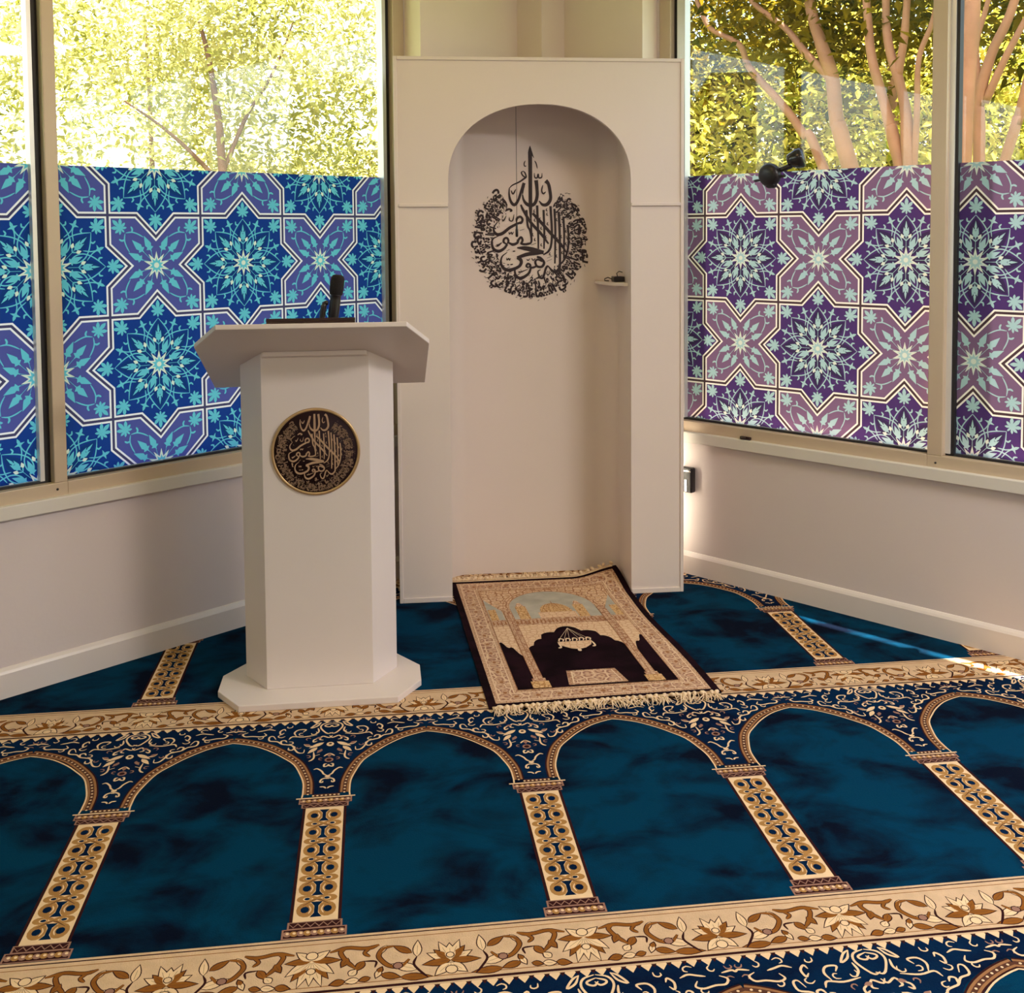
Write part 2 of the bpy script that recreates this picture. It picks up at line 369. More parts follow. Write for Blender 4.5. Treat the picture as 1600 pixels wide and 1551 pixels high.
# baseboards with a bevelled top
def baseboard(name, fr, a0, a1):
    prof = [(0.0, 0.0), (0.014, 0.0), (0.014, 0.078), (0.010, 0.086), (0.004, 0.094), (0.0, 0.096)]
    mb = MB(); n = len(prof)
    vs = [fr(a0, d, z) for d, z in prof] + [fr(a1, d, z) for d, z in prof]
    mb.add(vs, [(i, (i + 1) % n, (i + 1) % n + n, i + n) for i in range(n)] + [tuple(range(n)), tuple(range(n, 2 * n))[::-1]])
    structure(mb.build(name, M['skirt']))
baseboard('baseboard_left', LW, -ROOM, -0.02); baseboard('baseboard_right', RW, 0.02, ROOM)
# sill boards
mb = MB(); lbox(mb, -ROOM, -0.83, -0.02, 0.022, SILL - 0.047, SILL - 0.002); structure(mb.build('trim_1', M['sill'], bevel=0.003))
mb = MB(); rbox(mb, 0.705, ROOM, -0.02, 0.022, SILL - 0.047, SILL - 0.002); structure(mb.build('trim_2', M['sill'], bevel=0.003))
# unseen overhang added to keep direct sun off the left windows
mb = MB(); lbox(mb, -ROOM - 1, 0.9, -1.5, -0.121, CEIL + 0.05, CEIL + 0.25); structure(mb.build('added_sun_shade', M['frame']))

# ------------------------------------------------------------------ printed window film
T = 0.351
FL = dict(gap=film_mat('film_gap_left', rgb(80, 72, 122)), line=film_mat('film_line_left', rgb(232, 218, 255)), navy=film_mat('film_navy_left', rgb(34, 64, 160)),
          deep=film_mat('film_deep_left', rgb(30, 62, 142)), purple=film_mat('film_purple_left', rgb(90, 90, 182)), teal=film_mat('film_teal_left', rgb(112, 200, 246)), white=film_mat('film_white_left', rgb(240, 240, 255)))
FR = dict(gap=film_mat('film_gap_right_warmlit', rgb(92, 66, 76)), line=film_mat('film_line_right_warmlit', rgb(255, 226, 226)), navy=film_mat('film_navy_right_warmlit', rgb(92, 60, 124)),  # same print as the left film, with warm backlight tinted into the inks
          deep=film_mat('film_deep_right_warmlit', rgb(74, 54, 98)), purple=film_mat('film_purple_right_warmlit', rgb(144, 104, 144)), teal=film_mat('film_teal_right_warmlit', rgb(192, 214, 228)), white=film_mat('film_white_right_warmlit', rgb(255, 240, 236)))
FKEYS = ['gap', 'line', 'navy', 'deep', 'purple', 'teal', 'white']
E0 = [(-0.5, -0.5), (-0.205, -0.5), (0, -0.715), (0.205, -0.5)]
E1 = [(-0.5, -0.5), (-0.205, -0.5), (0, -0.285), (0.205, -0.5)]
def four(e): return [q for k in range(4) for q in rot2(e, k * math.pi / 2)]
def blossom(A, c, ang, s, m='teal', L=6):
    """open flower whose long petals point along ang"""
    for da, ln, w in ((0, 1.4, 0.50), (0.75, 1.2, 0.44), (-0.75, 1.2, 0.44), (1.5, 0.9, 0.34), (-1.5, 0.9, 0.34), (2.25, 0.8, 0.30), (-2.25, 0.8, 0.30), (3.14, 0.7, 0.26)):
        a = ang + da; d = Vector((math.cos(a), math.sin(a))) * s; n = Vector((-d.y, d.x)) * w * 0.5; c_ = Vector(c)
        A.poly([c_ - n * .3, c_ + d * ln * .35 - n * .75, c_ + d * ln * .65 - n, c_ + d * ln * .85 - n * .62, c_ + d * ln, c_ + d * ln * .85 + n * .62, c_ + d * ln * .65 + n, c_ + d * ln * .35 + n * .75, c_ + n * .3], m, L)
    A.poly(disc2(c, 0.3 * s, n=8), m, L)
def barb(A, b, t, w, m='teal', L=5):
    """arrow-like leaf with two swept barbs"""
    b = Vector(b); t = Vector(t); d = t - b; n = Vector((-d.y, d.x)).normalized() * w
    half = [(0, 0.04), (0.12, 0.08), (0.20, 0.5), (0.30, 0.28), (0.45, 0.42), (0.68, 0.26), (1.0, 0.0)]
    pts = [b + d * x - n * y for x, y in half] + [b + d * x + n * y for x, y in half[::-1][1:]]
    A.poly(pts, m, L)
def film_star():
    A = Art(); P = four(E0)
    A.poly(P, 'gap', 0); A.poly(offset_in(P, 0.013), 'line', 1); A.poly(offset_in(P, 0.031), 'navy', 2)
    for k in range(8):
        R = lambda p, a=k * math.pi / 4 - math.pi / 2 + math.pi / 2: rot2(p, a)
        net = [(0, 0.468), (0.062, 0.395), (0.108, 0.32), (0.128, 0.24), (0.105, 0.165), (0.055, 0.115)]
        dp = [(0, 0.445), (0.045, 0.38), (0.075, 0.30), (0.07, 0.21), (0.03, 0.12)]
        A.poly(R(smooth(dp, 4) + [Vector((0, 0.05))] + mir(smooth(dp, 4))[:-1]), 'deep', 3)
        for sg in (1, -1):
            fl = lambda p: [(x * sg, y) for x, y in p]
            A.stroke(R(smooth(fl(net), 4)), 0.0118, 'teal', 4, straight=True)
            A.stroke(R(smooth(fl([(0.058, 0.402), (0.084, 0.408), (0.088, 0.440)]), 4)), 0.016, 'teal', 4, straight=True)
            A.stroke(R(smooth(fl([(0.0, 0.20), (0.035, 0.235), (0.075, 0.25)]), 3)), 0.011, 'teal', 4, straight=True)
            barb(A, *R(fl([(0.004, 0.235), (0.026, 0.345)])), 0.045)
            A.poly(leafpts(*R(fl([(0.030, 0.225), (0.055, 0.275)])), 0.034, 4), 'white', 7)
        A.stroke(R([(0, 0.10), (0, 0.38)]), 0.011, 'teal', 4, straight=True)
        barb(A, *R([(0, 0.30), (0, 0.41)]), 0.03)
        q = R([(0, 0.535)])[0]; blossom(A, (q.x, q.y), math.atan2(q.y, q.x), 0.083)
        h = lambda p: rot2(p, k * math.pi / 4 + math.pi / 8)
        A.stroke(h(smooth([(0.0, 0.42), (0.012, 0.36), (0.05, 0.29)], 4)), 0.011, 'teal', 4, straight=True)
        A.stroke(h(smooth([(0.0, 0.42), (-0.012, 0.36), (-0.05, 0.29)], 4)), 0.011, 'teal', 4, straight=True)
        barb(A, *h([(0, 0.105), (0, 0.265)]), 0.075)
        A.poly(h(star2((0, 0.435), 0.052, 0.017, 4)), 'teal', 6); A.poly(leafpts(*h([(0, 0.43), (0, 0.495)]), 0.03, 4), 'teal', 6)
    A.poly(star2((0, 0), 0.142, 0.064, 10), 'white', 9); A.poly(star2((0, 0), 0.080, 0.046, 10), 'teal', 10); A.poly(disc2((0, 0), 0.026), 'white', 11)
    return A
def film_cross():
    A = Art(); P = four(E1)
    A.poly(P, 'gap', 0); A.poly(offset_in(P, 0.013), 'line', 1); A.poly(offset_in(P, 0.031), 'purple', 2)
    for k in range(4):
        R = lambda p: rot2(p, k * math.pi / 2 + math.pi / 4)
        q = R([(0, 0.525)])[0]; blossom(A, (q.x, q.y), math.atan2(q.y, q.x), 0.082)
        for sg in (1, -1):
            fl = lambda p: [(x * sg, y) for x, y in p]
            A.stroke(R(smooth(fl([(0.005, 0.455), (0.055, 0.415), (0.085, 0.36), (0.105, 0.295)]), 4)), 0.0125, 'teal', 4, straight=True)
            A.stroke(R(smooth(fl([(0.05, 0.415), (0.078, 0.43), (0.088, 0.46)]), 4)), 0.018, 'teal', 4, straight=True)
            barb(A, *R(fl([(0.062, 0.135), (0.118, 0.30)])), 0.082)
            A.stroke(R(fl([(0.02, 0.07), (0.066, 0.15)])), 0.010, 'teal', 4, straight=True)
        barb(A, *R([(0, 0.185), (0, 0.36)]), 0.082)
        A.stroke(R([(0, 0.08), (0, 0.20)]), 0.010, 'teal', 4, straight=True)
    A.poly(star2((0, 0), 0.142, 0.064, 10), 'white', 9); A.poly(star2((0, 0), 0.080, 0.046, 10), 'teal', 10); A.poly(disc2((0, 0), 0.028), 'white', 11)
    return A
STAR = film_star().flatten(); CROSS = film_cross().flatten()
def film(name, fr, a0, a1, z0, z1, ca, cz, d, mats, parent, label):
    """film between a0..a1, z0..z1; a star tile is centred on (ca, cz)"""
    bm = bmesh.new()
    i0 = math.floor((a0 - ca) / T - 1); i1 = math.ceil((a1 - ca) / T + 1); j0 = math.floor((z0 - cz) / T - 1); j1 = math.ceil((z1 - cz) / T + 1)
    for i in range(i0, i1 + 1):
        for j in range(j0, j1 + 1):
            cx = ca + i * T; cy = cz + j * T
            if cx + 0.72 * T < a0 or cx - 0.72 * T > a1 or cy + 0.72 * T < z0 or cy - 0.72 * T > z1: continue
            vs, fs = STAR if (i + j) % 2 == 0 else CROSS
            bv = [bm.verts.new((cx + p[0] * T, cy + p[1] * T, 0)) for p in vs]
            for m, f in fs:
                try: bm.faces.new([bv[q] for q in f]).material_index = FKEYS.index(m)
                except ValueError: pass
    for co, no in (((a0, 0, 0), (-1, 0, 0)), ((a1, 0, 0), (1, 0, 0)), ((0, z0, 0), (0, -1, 0)), ((0, z1, 0), (0, 1, 0))):
        bmesh.ops.bisect_plane(bm, geom=bm.verts[:] + bm.edges[:] + bm.faces[:], plane_co=co, plane_no=no, clear_outer=True)
    for v in bm.verts: v.co = fr(v.co.x, d, v.co.y)
    me = bpy.data.meshes.new(name); bm.to_mesh(me); bm.free()
    for k in FKEYS: me.materials.append(mats[k])
    o = bpy.data.objects.new(name, me); COL.objects.link(o); o.parent = parent; rel(o, parent)
    if label: o['label'] = label
    return o

# ------------------------------------------------------------------ windows
FTOP = 1.700; GB = 0.662
def window(name, fr, a0, a1, post, film_c, mats, film_label, gasket_side):
    """glazed bay from a0 to a1; post = (from, to) of its upright, on the wall plane"""
    w = thing(name, None, None, fr((a0 + a1) / 2, 0, SILL)); w['kind'] = 'structure'
    B = lambda mb, x0, x1, d0, d1, z0, z1, mi=0: mb.box(x0, x1, d0, d1, z0, z1, lambda x, y, z: fr(x, y, z), mi)
    lo, hi = min(a0, post[0]), max(a1, post[1])
    mb = MB(); B(mb, lo, hi, -0.10, 0.0, SILL - 0.004, GB - 0.004); B(mb, lo, hi, -0.10, -0.006, HEAD - 0.06, HEAD + 0.002)
    mb.build('bottom_rail', M['frame'], w, bevel=0.002)
    mb = MB(); B(mb, post[0], post[1], -0.10, 0.0, GB - 0.004, HEAD - 0.06); mb.build('mullion', M['frame'], w, bevel=0.003)
    side, g, e, bead_first = gasket_side            # black gasket and pale bead on one side of the pane
    mb = MB(); B(mb, a0, a1, -0.062, -0.030, GB - 0.004, GB + 0.004)
    gx, ex = ((e, 0.0) if bead_first else (0.0, g)) if side else (0, 0)
    if side == 'l': B(mb, a0 + gx, a0 + gx + g, -0.062, -0.030, GB - 0.004, HEAD - 0.06)
    if side == 'r': B(mb, a1 - gx - g, a1 - gx, -0.062, -0.030, GB - 0.004, HEAD - 0.06)
    mb.build('gasket', M['gasket'], w)
    if side:
        mb = MB()
        if side == 'l': B(mb, a0 + ex, a0 + ex + e, -0.062, -0.024, GB + 0.004, HEAD - 0.06)
        else: B(mb, a1 - ex - e, a1 - ex, -0.062, -0.024, GB + 0.004, HEAD - 0.06)
        mb.build('glazing_bead', M['spacer'], w)
    mb = MB(); B(mb, a0 + 0.001, a1 - 0.001, GL - 0.006, GL, GB, HEAD - 0.058); mb.build('pane', M['glass'], w)
    fa0 = a0 + (g + e if side == 'l' else 0.001); fa1 = a1 - (g + e if side == 'r' else 0.001)
    if mats: film('printed_film', fr, fa0, fa1, GB + 0.005, FTOP, film_c[0], film_c[1], GL + 0.002, mats, w, film_label)
    return w
NOG = ('', 0, 0, False)
window('window_1', LW, -2.300, -0.890, (-0.890, -0.83), (-1.941, 1.010), FL, 'blue and purple printed film with star flowers across the wide left pane', ('r', 0.020, 0.018, False))
window('window_2', LW, -3.75, -2.343, (-2.343, -2.300), (-2.375, 1.354), FL, 'blue printed film at the left edge beyond the tan post', ('r', 0.022, 0.014, False))
for i, p in enumerate(LP[2:]): window('window_%d' % (3 + i), LW, p[0], p[1], (p[1], p[1] + 0.07), (p[1] - 0.2, 1.354), FL if i == 0 else None, None, NOG)
window('window_5', RW, 0.762, 1.893, (0.705, 0.762), (1.082, 1.355), FR, 'printed film with star flowers, warm backlight painted in as purple, beside the niche', ('l', 0.018, 0.040, False))
window('window_6', RW, 1.948, 3.05, (1.893, 1.948), (2.035, 1.352), FR, 'printed film with warm backlight painted in as purple, at the right edge beyond the tan post', ('l', 0.012, 0.018, True))
for i, p in enumerate(RP[2:]): window('window_%d' % (7 + i), RW, p[0], p[1], (p[0] - 0.07, p[0]), (p[0] + 0.2, 1.352), None, None, NOG)
# little screw covers on the rails
mb = MB()
mb.lathe(LW(-2.335, 0.0, 0.637), NL, [(0, 0.004), (0.002, 0.004), (0.003, 0.002)], 10); mb.build('screw', M['black'], bpy.data.objects['window_2'])
mb = MB()
mb.lathe(RW(1.925, 0.0, 0.632), NR, [(0, 0.004), (0.002, 0.004), (0.003, 0.002)], 10); mb.build('screw', M['black'], bpy.data.objects['window_6'])
# ------------------------------------------------------------------ patterned carpet
P = 0.558; ROW = 1.2
C = {}
C['field'] = pile_mat('pile_teal', rgb(5, 14, 32), rgb(0, 52, 80), 0.37, 0.60, 4.2)
C['navy'] = pile_mat('pile_navy', rgb(5, 16, 42), rgb(2, 34, 66), 0.34, 0.62)
C['beige'] = mat('pile_beige', rgb(208, 176, 142), 1.0, var=0.10, scale=30, bump=0.3, bscale=300, spec=0.05)
C['cream'] = mat('pile_cream', rgb(228, 196, 156), 1.0, var=0.08, scale=40, spec=0.05)
C['tan'] = mat('pile_tan', rgb(166, 122, 70), 1.0, var=0.12, scale=40, spec=0.05)
C['brown'] = mat('pile_brown', rgb(136, 84, 34), 1.0, var=0.15, scale=40, spec=0.05)
C['umber'] = mat('pile_umber', rgb(84, 52, 40), 1.0, var=0.15, scale=40, spec=0.05)
C['line'] = mat('pile_outline', rgb(52, 24, 24), 1.0, var=0.1, scale=40, spec=0.05)
C['bronze'] = mat('pile_bronze', rgb(150, 106, 70), 1.0, var=0.12, scale=40, spec=0.05)
C['mauve'] = mat('pile_mauve', rgb(150, 112, 96), 1.0, var=0.1, scale=40, spec=0.05)
CK = list(C)
FIL = [[(.0719,.5009),(.074,.4823),(.0875,.484),(.0975,.5009),(.1076,.5292),(.1248,.538),(.1387,.5436),(.1528,.5607),(.1756,.5689),(.1777,.592),(.1672,.5959),(.1581,.5753)],
[(.1076,.5292),(.1008,.5189),(.106,.5034),(.1163,.5056),(.118,.5187)],[(.1387,.5436),(.1423,.5606),(.1318,.5652),(.1248,.5532)],
[(.0407,.5882),(.0793,.5804),(.1108,.586),(.1206,.5691)],[(.1003,.5875),(.1071,.61),(.0964,.6273),(.0751,.6264),(.0824,.6111)],
[(.1337,.626),(.1391,.6372),(.1497,.6237),(.146,.6044),(.1372,.6136)],[(.1641,.6337),(.1821,.6416),(.2,.6366),(.216,.6319)],
[(.196,.6211),(.1886,.6062),(.2027,.5987),(.2277,.6046),(.2491,.6055),(.2569,.6204),(.2429,.6304)],[(.2503,.6375),(.2722,.6425),(.279,.6360)],
[(-.005,.5986),(.0092,.5927),(.0226,.6103),(.0324,.6365),(.0247,.6576),(.0012,.6667)],[(-.0034,.6472),(.0059,.6363),(.0181,.6409),(.0178,.649),(-.0002,.6572)],
[(.0315,.6688),(.046,.6586),(.0608,.6348),(.0428,.6454),(.0315,.6688)],[(.0396,.6315),(.0367,.6082),(.0477,.5911)],[(.0226,.6103),(.0161,.5956)],
[(-.0042,.5792),(.0049,.5665),(.0236,.5776),(.0311,.5589),(.021,.5528)],[(.0379,.5656),(.0485,.5565),(.0481,.5437),(.0383,.5503)],
[(.0494,.5188),(.0648,.5203),(.0748,.5338)],[(.0452,.4828),(.0427,.4509),(.0481,.436),(.0565,.4292)],[(.0272,.4659),(.0425,.458)],
[(-.0015,.47),(.0071,.463),(.0149,.4534)],[(-.0021,.4049),(.0014,.3976),(.0115,.3928),(.0119,.4064),(.0053,.4087)],
[(.0027,.3438),(.0113,.3525),(.0172,.3683),(.0298,.3834),(.0397,.3799)],[(-.0036,.325),(.0059,.3283),(.0157,.3223),(.0187,.3089),(.0131,.3065),(.0112,.3145)],
[(.0018,.2732),(.0077,.2818),(.0187,.2834)]]
FILLEAF = [((.018,.5382),(.0599,.5062),.016),((.036,.5096),(.0622,.4753),.015),((.0565,.522),(.0748,.5338),.012),((.026,.5705),(.044,.566),.012),((.0,.47),(.0,.447),.012),((.0,.345),(.0,.33),.016),((.021,.497),(.036,.474),.011)]
ARCH_IN = [(.0606,.2493),(.0625,.306),(.0744,.3569),(.095,.4154),(.1282,.4601),(.1625,.499),(.2082,.5375),(.2508,.5592),(.279,.5690)]
ARCH_OUT = [(.0341,.2468),(.0369,.3096),(.0467,.3608),(.0635,.4129),(.0878,.4587),(.118,.5016),(.1561,.5449),(.1984,.5716),(.2415,.5938),(.279,.6060)]
BLEAF = [('c',(-.0038,-.0205),(-.0492,.0051),.0206),('c',(-.0038,-.0205),(.0401,.0032),.0206),('c',(-.0038,-.0205),(-.0245,.037),.0176),('c',(-.0038,-.0205),(.0175,.0384),.0176),
('b',(-.0038,-.0205),(-.0597,-.0277),.0206),('b',(-.0038,-.0205),(.056,-.0232),.0191),('b',(-.0038,-.0205),(.0267,.0192),.0191),('b',(-.0038,-.0205),(-.035,.0136),.0191),('c',(-.0038,-.0205),(-.0031,.0304),.0221),
('c',(-.0043,-.0286),(-.0368,-.0621),.0206),('c',(-.0043,-.0286),(.0258,-.0582),.0206)]
BLEAF2 = [('c',(.2744,.0138),(.2494,-.0615),.0176),('c',(.2744,.0138),(.2962,-.0625),.0176),('b',(.2744,.0138),(.237,-.0413),.0191),('b',(.2744,.0138),(.3088,-.0419),.0191),('c',(.2744,.0138),(.2259,-.0259),.0206),('c',(.2744,.0138),(.3189,-.0283),.0206),
('b',(.2744,.0138),(.2229,.0115),.0191),('b',(.2744,.0138),(.3327,.0095),.0191),('c',(.2744,.0138),(.2434,.0423),.0191),('c',(.2744,.0138),(.3085,.0408),.0191),('c',(.2744,.0138),(.2724,-.0583),.0191)]
BSIDE = [('b',(.0779,.0121),(.1136,.0382),.0162),('c',(.0674,-.0005),(.0637,.0479),.0162),('c',(.0681,-.0385),(.1184,-.018),.0221),('b',(.174,-.0011),(.1908,-.028),.0162),('b',(.2065,.0123),(.2189,-.0123),.0147),
('c',(.2027,-.04),(.1891,-.0243),.0162),('b',(.2117,-.0549),(.2401,-.0622),.0176),('c',(.1843,-.0545),(.2111,-.0582),.0162),('b',(.162,-.0515),(.1838,-.0578),.0132),('c',(.1419,-.0316),(.1504,-.0532),.0118),
('b',(.1455,-.039),(.1383,-.0242),.0103),('c',(.1281,.0413),(.148,.0132),.0103),('b',(.1401,-.0451),(.1022,-.058),.0176),('b',(.1022,-.058),(.041,-.0629),.0191)]
BSTR = [([(.0829,-.0062),(.0991,-.0257),(.1225,-.0221),(.1388,-.0033),(.1443,.0137),(.1341,.0331),(.1136,.0382)],.0085,'b'),([(.143,.0466),(.1609,.0389),(.1799,.0392),(.2094,.0448),(.2435,.0349)],.0085,'b'),
([(.2114,.0423),(.2216,.032),(.21,.0046),(.1894,-.0222)],.008,'b'),([(.1609,.0389),(.173,.0241),(.1618,.0113)],.006,'b'),([(.0674,-.0005),(.0744,-.0223),(.063,-.0446),(.0475,-.0658)],.0055,'l'),
([(.174,-.0011),(.1502,-.0049),(.1523,-.0227)],.005,'l'),([(.0973,-.022),(.1071,-.0165),(.1126,-.0276)],.005,'l')]
def rect(x0, y0, x1, y1): return [(x0, y0), (x1, y0), (x1, y1), (x0, y1)]
def carpet_bay():
    """one bay, centred on a column; x from -P/2 to P/2, y from the border below to the border above"""
    A = Art(); h = P / 2
    # floral border
    A.poly(rect(-h, -.518, h, -.343), 'beige', 1)
    for y0, y1 in ((-.3535, -.350), (-.5125, -.5055)): A.poly(rect(-h, y0, h, y1), 'line', 2)
    for y0, y1 in ((-.3665, -.3645), (-.4955, -.4935)): A.poly(rect(-h, y0, h, y1), 'brown', 2)
    cm = {'c': 'cream', 'b': 'brown', 'l': 'line'}
    def both(fn):
        fn(1); fn(-1)
    def leafo(c, b, t, w, sg, ox):
        f = lambda p: (ox + sg * p[0], p[1] - .430)
        b2, t2 = Vector(f(b)), Vector(f(t)); d = (t2 - b2).normalized()
        A.poly(leafpts(b2 - d * .002, t2 + d * .004, w + .0048, 6), 'line', 3); A.poly(leafpts(b2, t2, w, 6), cm[c], 4)
        A.poly(ribbon([b2 + d * .006, b2 + (t2 - b2) * .7], .0018, straight=True)[0], 'umber', 5)
    for sg, ox in ((1, -h), (-1, h)):
        for c, b, t, w in BSIDE: leafo(c, b, t, w, sg, ox)
        for pts, w, c in BSTR:
            q = [(ox + sg * x, y - .430) for x, y in pts]
            if c != 'l': A.stroke(q, w + .004, 'line', 3)
            A.stroke(q, w, cm[c], 4)
        for c, b, t, w in BLEAF:
            if sg * (t[0] + .0038) >= -.002: leafo(c, (b[0] + .0038, b[1]), (t[0] + .0038, t[1]), w, 1, ox)
            if ox > 0 and t[0] + .0038 < -.002: leafo(c, (b[0] + .0038, b[1]), (t[0] + .0038, t[1]), w, 1, ox)
        for y, r in ((-.0044, .007), (-.0485, .011)):
            A.poly(disc2((ox, y - .430), r + .0022, n=12), 'line', 5); A.poly(disc2((ox, y - .430), r, n=12), 'cream', 6)
        A.poly(disc2((ox + sg * .1063, -.4533), .011), 'line', 5); A.poly(disc2((ox + sg * .1063, -.4533), .0085), 'mauve', 6)
    for c, b, t, w in BLEAF2: leafo(c, (b[0] - .2744, b[1]), (t[0] - .2744, t[1]), w, 1, 0)
    for y, r in ((.0289, .011), (-.0178, .008)):
        A.poly(disc2((0, y - .430), r + .0022, n=12), 'line', 5); A.poly(disc2((0, y - .430), r, n=12), 'cream', 6)
    # column: base, shaft, capital
    A.poly(rect(-.055, -.287, .055, .178), 'line', 1)
    A.poly(rect(-.048, -.287, .048, .178), 'cream', 2)
    n = 6; step = .463 / n; y0 = -.287 + step / 2 + .003
    for i in range(n):
        y = y0 + i * step
        for sg in (-1, 1):
            A.poly(disc2((sg * .0225, y), .0205, .0262, 14), 'tan', 3)
            A.stroke([(sg * .010, y + .024), (sg * .0035, y + .010), (sg * .0035, y - .010), (sg * .010, y - .024)], .0045, 'cream', 4)
            A.stroke([(sg * .016, y + .014), (sg * .0115, y), (sg * .016, y - .014)], .003, 'cream', 5)
            A.poly(disc2((sg * .0245, y), .0095, .0115, 9), 'navy', 5)
            if i < n - 1:
                ym = y + step / 2
                A.poly(disc2((sg * .028, ym), .0165, .0125, 12), 'tan', 4)
                A.poly(disc2((sg * .0225, ym), .0085, .0065, 8), 'cream', 5); A.poly(disc2((sg * .0215, ym), .0065, .0048, 8), 'navy', 6)
                A.stroke([(sg * .034, ym - .024), (0, ym), (-sg * .034, ym + .024)], .0085, 'tan', 5)
                A.stroke([(sg * .030, ym - .024), (0, ym - .0035), (-sg * .030, ym - .024)], .0022, 'umber', 6)
        A.poly([(-.013, y - .027), (.013, y - .027), (.0045, y - .012), (.0045, y + .012), (.013, y + .027), (-.013, y + .027), (-.0045, y + .012), (-.0045, y - .012)], 'navy', 6)
    def moulding(yb, yt, w, big):
        A.poly(rect(-w - .004, yb - .003, w + .004, yt + .003), 'mauve', 4); A.poly(rect(-w, yb, w, yt), 'line', 5)
        if big:
            k = 9
            for i in range(k):
                x = -w + (i + .5) * 2 * w / k; A.poly(disc2((x, (yb + yt) / 2), w / k * 1.15, (yt - yb) * .36, 10, .5), 'tan' if i % 2 else 'mauve', 6)
                A.poly(disc2((x + .001, (yb + yt) / 2 + .002), w / k * .5, (yt - yb) * .16, 8, .5), 'cream', 7)
        else:
            k = 6; pts = []
            for i in range(2 * k + 1): pts.append((-w + i * w / k, yb + .003 if i % 2 else yt - .003))
            A.stroke(pts, .004, 'mauve', 6, straight=True)
    moulding(-.338, -.312, .064, True); moulding(-.307, -.289, .054, False)
    moulding(.202, .224, .064, True); moulding(.182, .197, .056, False)
    A.poly(rect(-.076, .2255, .076, .2305), 'cream', 7)
    # spandrel above the arches
    ao = smooth(ARCH_OUT, 3); ai = smooth(ARCH_IN, 3)
    for sg in (1, -1):
        f = lambda p: (sg * p.x if hasattr(p, 'x') else sg * p[0], p[1])
        k = len(ao)
        A.poly([f((0, .231)), f((.0341, .231)), f(ao[0]), f((0, ao[0].y))], 'navy', 1)
        for i in range(k - 1): A.poly([f((0, ao[i].y)), f(ao[i]), f(ao[i + 1]), f((0, ao[i + 1].y))], 'navy', 1)
        A.poly([f((0, ao[-1].y)), f(ao[-1]), f((h, .682)), f((0, .682))], 'navy', 1)
        mid = [];
        for i in range(k):
            t = i / (k - 1) * (len(ai) - 1); j = min(int(t), len(ai) - 2); q = ai[j] + (ai[j + 1] - ai[j]) * (t - j); mid.append((ao[i] + q) / 2)
        A.stroke([f(p) for p in mid], .031, 'line', 3, straight=True, ends=(1, 1))
        A.stroke([f(p) for p in mid], .0225, 'bronze', 4, straight=True, ends=(1, 1))
        A.stroke([f(p) for p in mid], .0105, 'umber', 5, straight=True, ends=(1, 1))
        A.stroke([f(p) for p in [Vector((.062, .232))] + ai], .0042, 'cream', 5, straight=True, ends=(1, 1))
        ln = 0.0
        for i in range(k - 1):
            a, b = mid[i], mid[i + 1]; d = (b - a).length
            while ln <= d:
                q = a + (b - a) * (ln / max(d, 1e-6)); A.poly(disc2(f(q), .0033, n=6), 'cream', 6); ln += .0165
            ln -= d
        for s in FIL: A.stroke([f(p) for p in s], .0052, 'cream', 5, n=4)
        for (x, y), an, z in (((.052, .60), 2.2, .9), ((.115, .545), 1.2, .8), ((.205, .592), 2.0, .8), ((.262, .618), .3, .7), ((.145, .595), 3.4, .9), ((.085, .60), 4.2, .8), ((.185, .655), .5, .9), ((.125, .652), 2.6, .8), ((.235, .652), 1.8, .8), ((.062, .565), 5.2, .7), ((.03, .49), 2.0, .7), ((.022, .44), 4.5, .6), ((.06, .455), 1.0, .7), ((.09, .515), 3.0, .6), ((.27, .655), 2.9, .7)):
            A.stroke([f((x + z * .014 * math.cos(an + t) * (1 - t * .13), y + z * .014 * math.sin(an + t) * (1 - t * .13))) for t in (0, 1.0, 2.0, 3.0, 4.2)], .0036, 'mauve' if z < .75 else 'cream', 4, n=2)
        for b, t, w in FILLEAF: A.poly(leafpts(f(b), f(t), w, 5), 'cream' if w > .0125 else 'mauve', 5)
    A.poly(disc2((0, .4309), .0125, n=12), 'mauve', 5); A.poly(disc2((0, .4309), .0075, n=10), 'line', 6)
    A.poly(disc2((0, .525), .011, .013, 10), 'cream', 5); A.poly(disc2((0, .527), .005, n=8), 'line', 6)
    for x in (-.03, -.02, -.01, 0, .01, .02, .03): A.poly(disc2((x * 1.1, .2385), .0033, n=6), 'cream', 6)
    A.poly(rect(-.035, .231, .035, .2455), 'umber', 3)
    # row of little triangles against the next border
    k = 18
    for i in range(k):
        x = -h + (i + .5) * P / k; A.poly([(x - .0135, .682), (x, .662), (x + .0135, .682)], 'cream', 4); A.poly([(x + P / k / 2 - .006, .682), (x + P / k / 2, .671), (x + P / k / 2 + .006, .682)], 'line', 5)
    return A
BAY_V, BAY_F = carpet_bay().flatten((-P / 2, P / 2))
BAY_I = [CK.index(m) for m, f in BAY_F]; BAY_F = [f for m, f in BAY_F]
carpet = MB()
carpet.prism([(p.x, p.y) for p in (LW(-0.002, 0.002, 0), LW(-ROOM + 0.4, 0.002, 0), LW(-ROOM + 0.4, ROOM - 0.4, 0), LW(-0.002, ROOM - 0.4, 0))], -0.0095, 0.0, mi=CK.index('field'))
for r in range(-2, 3):
    for k in range(-3, 9):
        x, y = k * P, r * ROW
        mid = Vector((x, y + 0.1, 0)) - CO
        if mid.dot(NL) < -0.75 or mid.dot(NR) < -0.75 or (r == -2 and not 0 <= k <= 3): continue
        carpet.add([(p[0] + x, p[1] + y, 0.0006) for p in BAY_V], BAY_F); carpet.m[-len(BAY_F):] = BAY_I
co_ = carpet.build('prayer_carpet', [C[k] for k in CK])
bm = bmesh.new(); bm.from_mesh(co_.data)
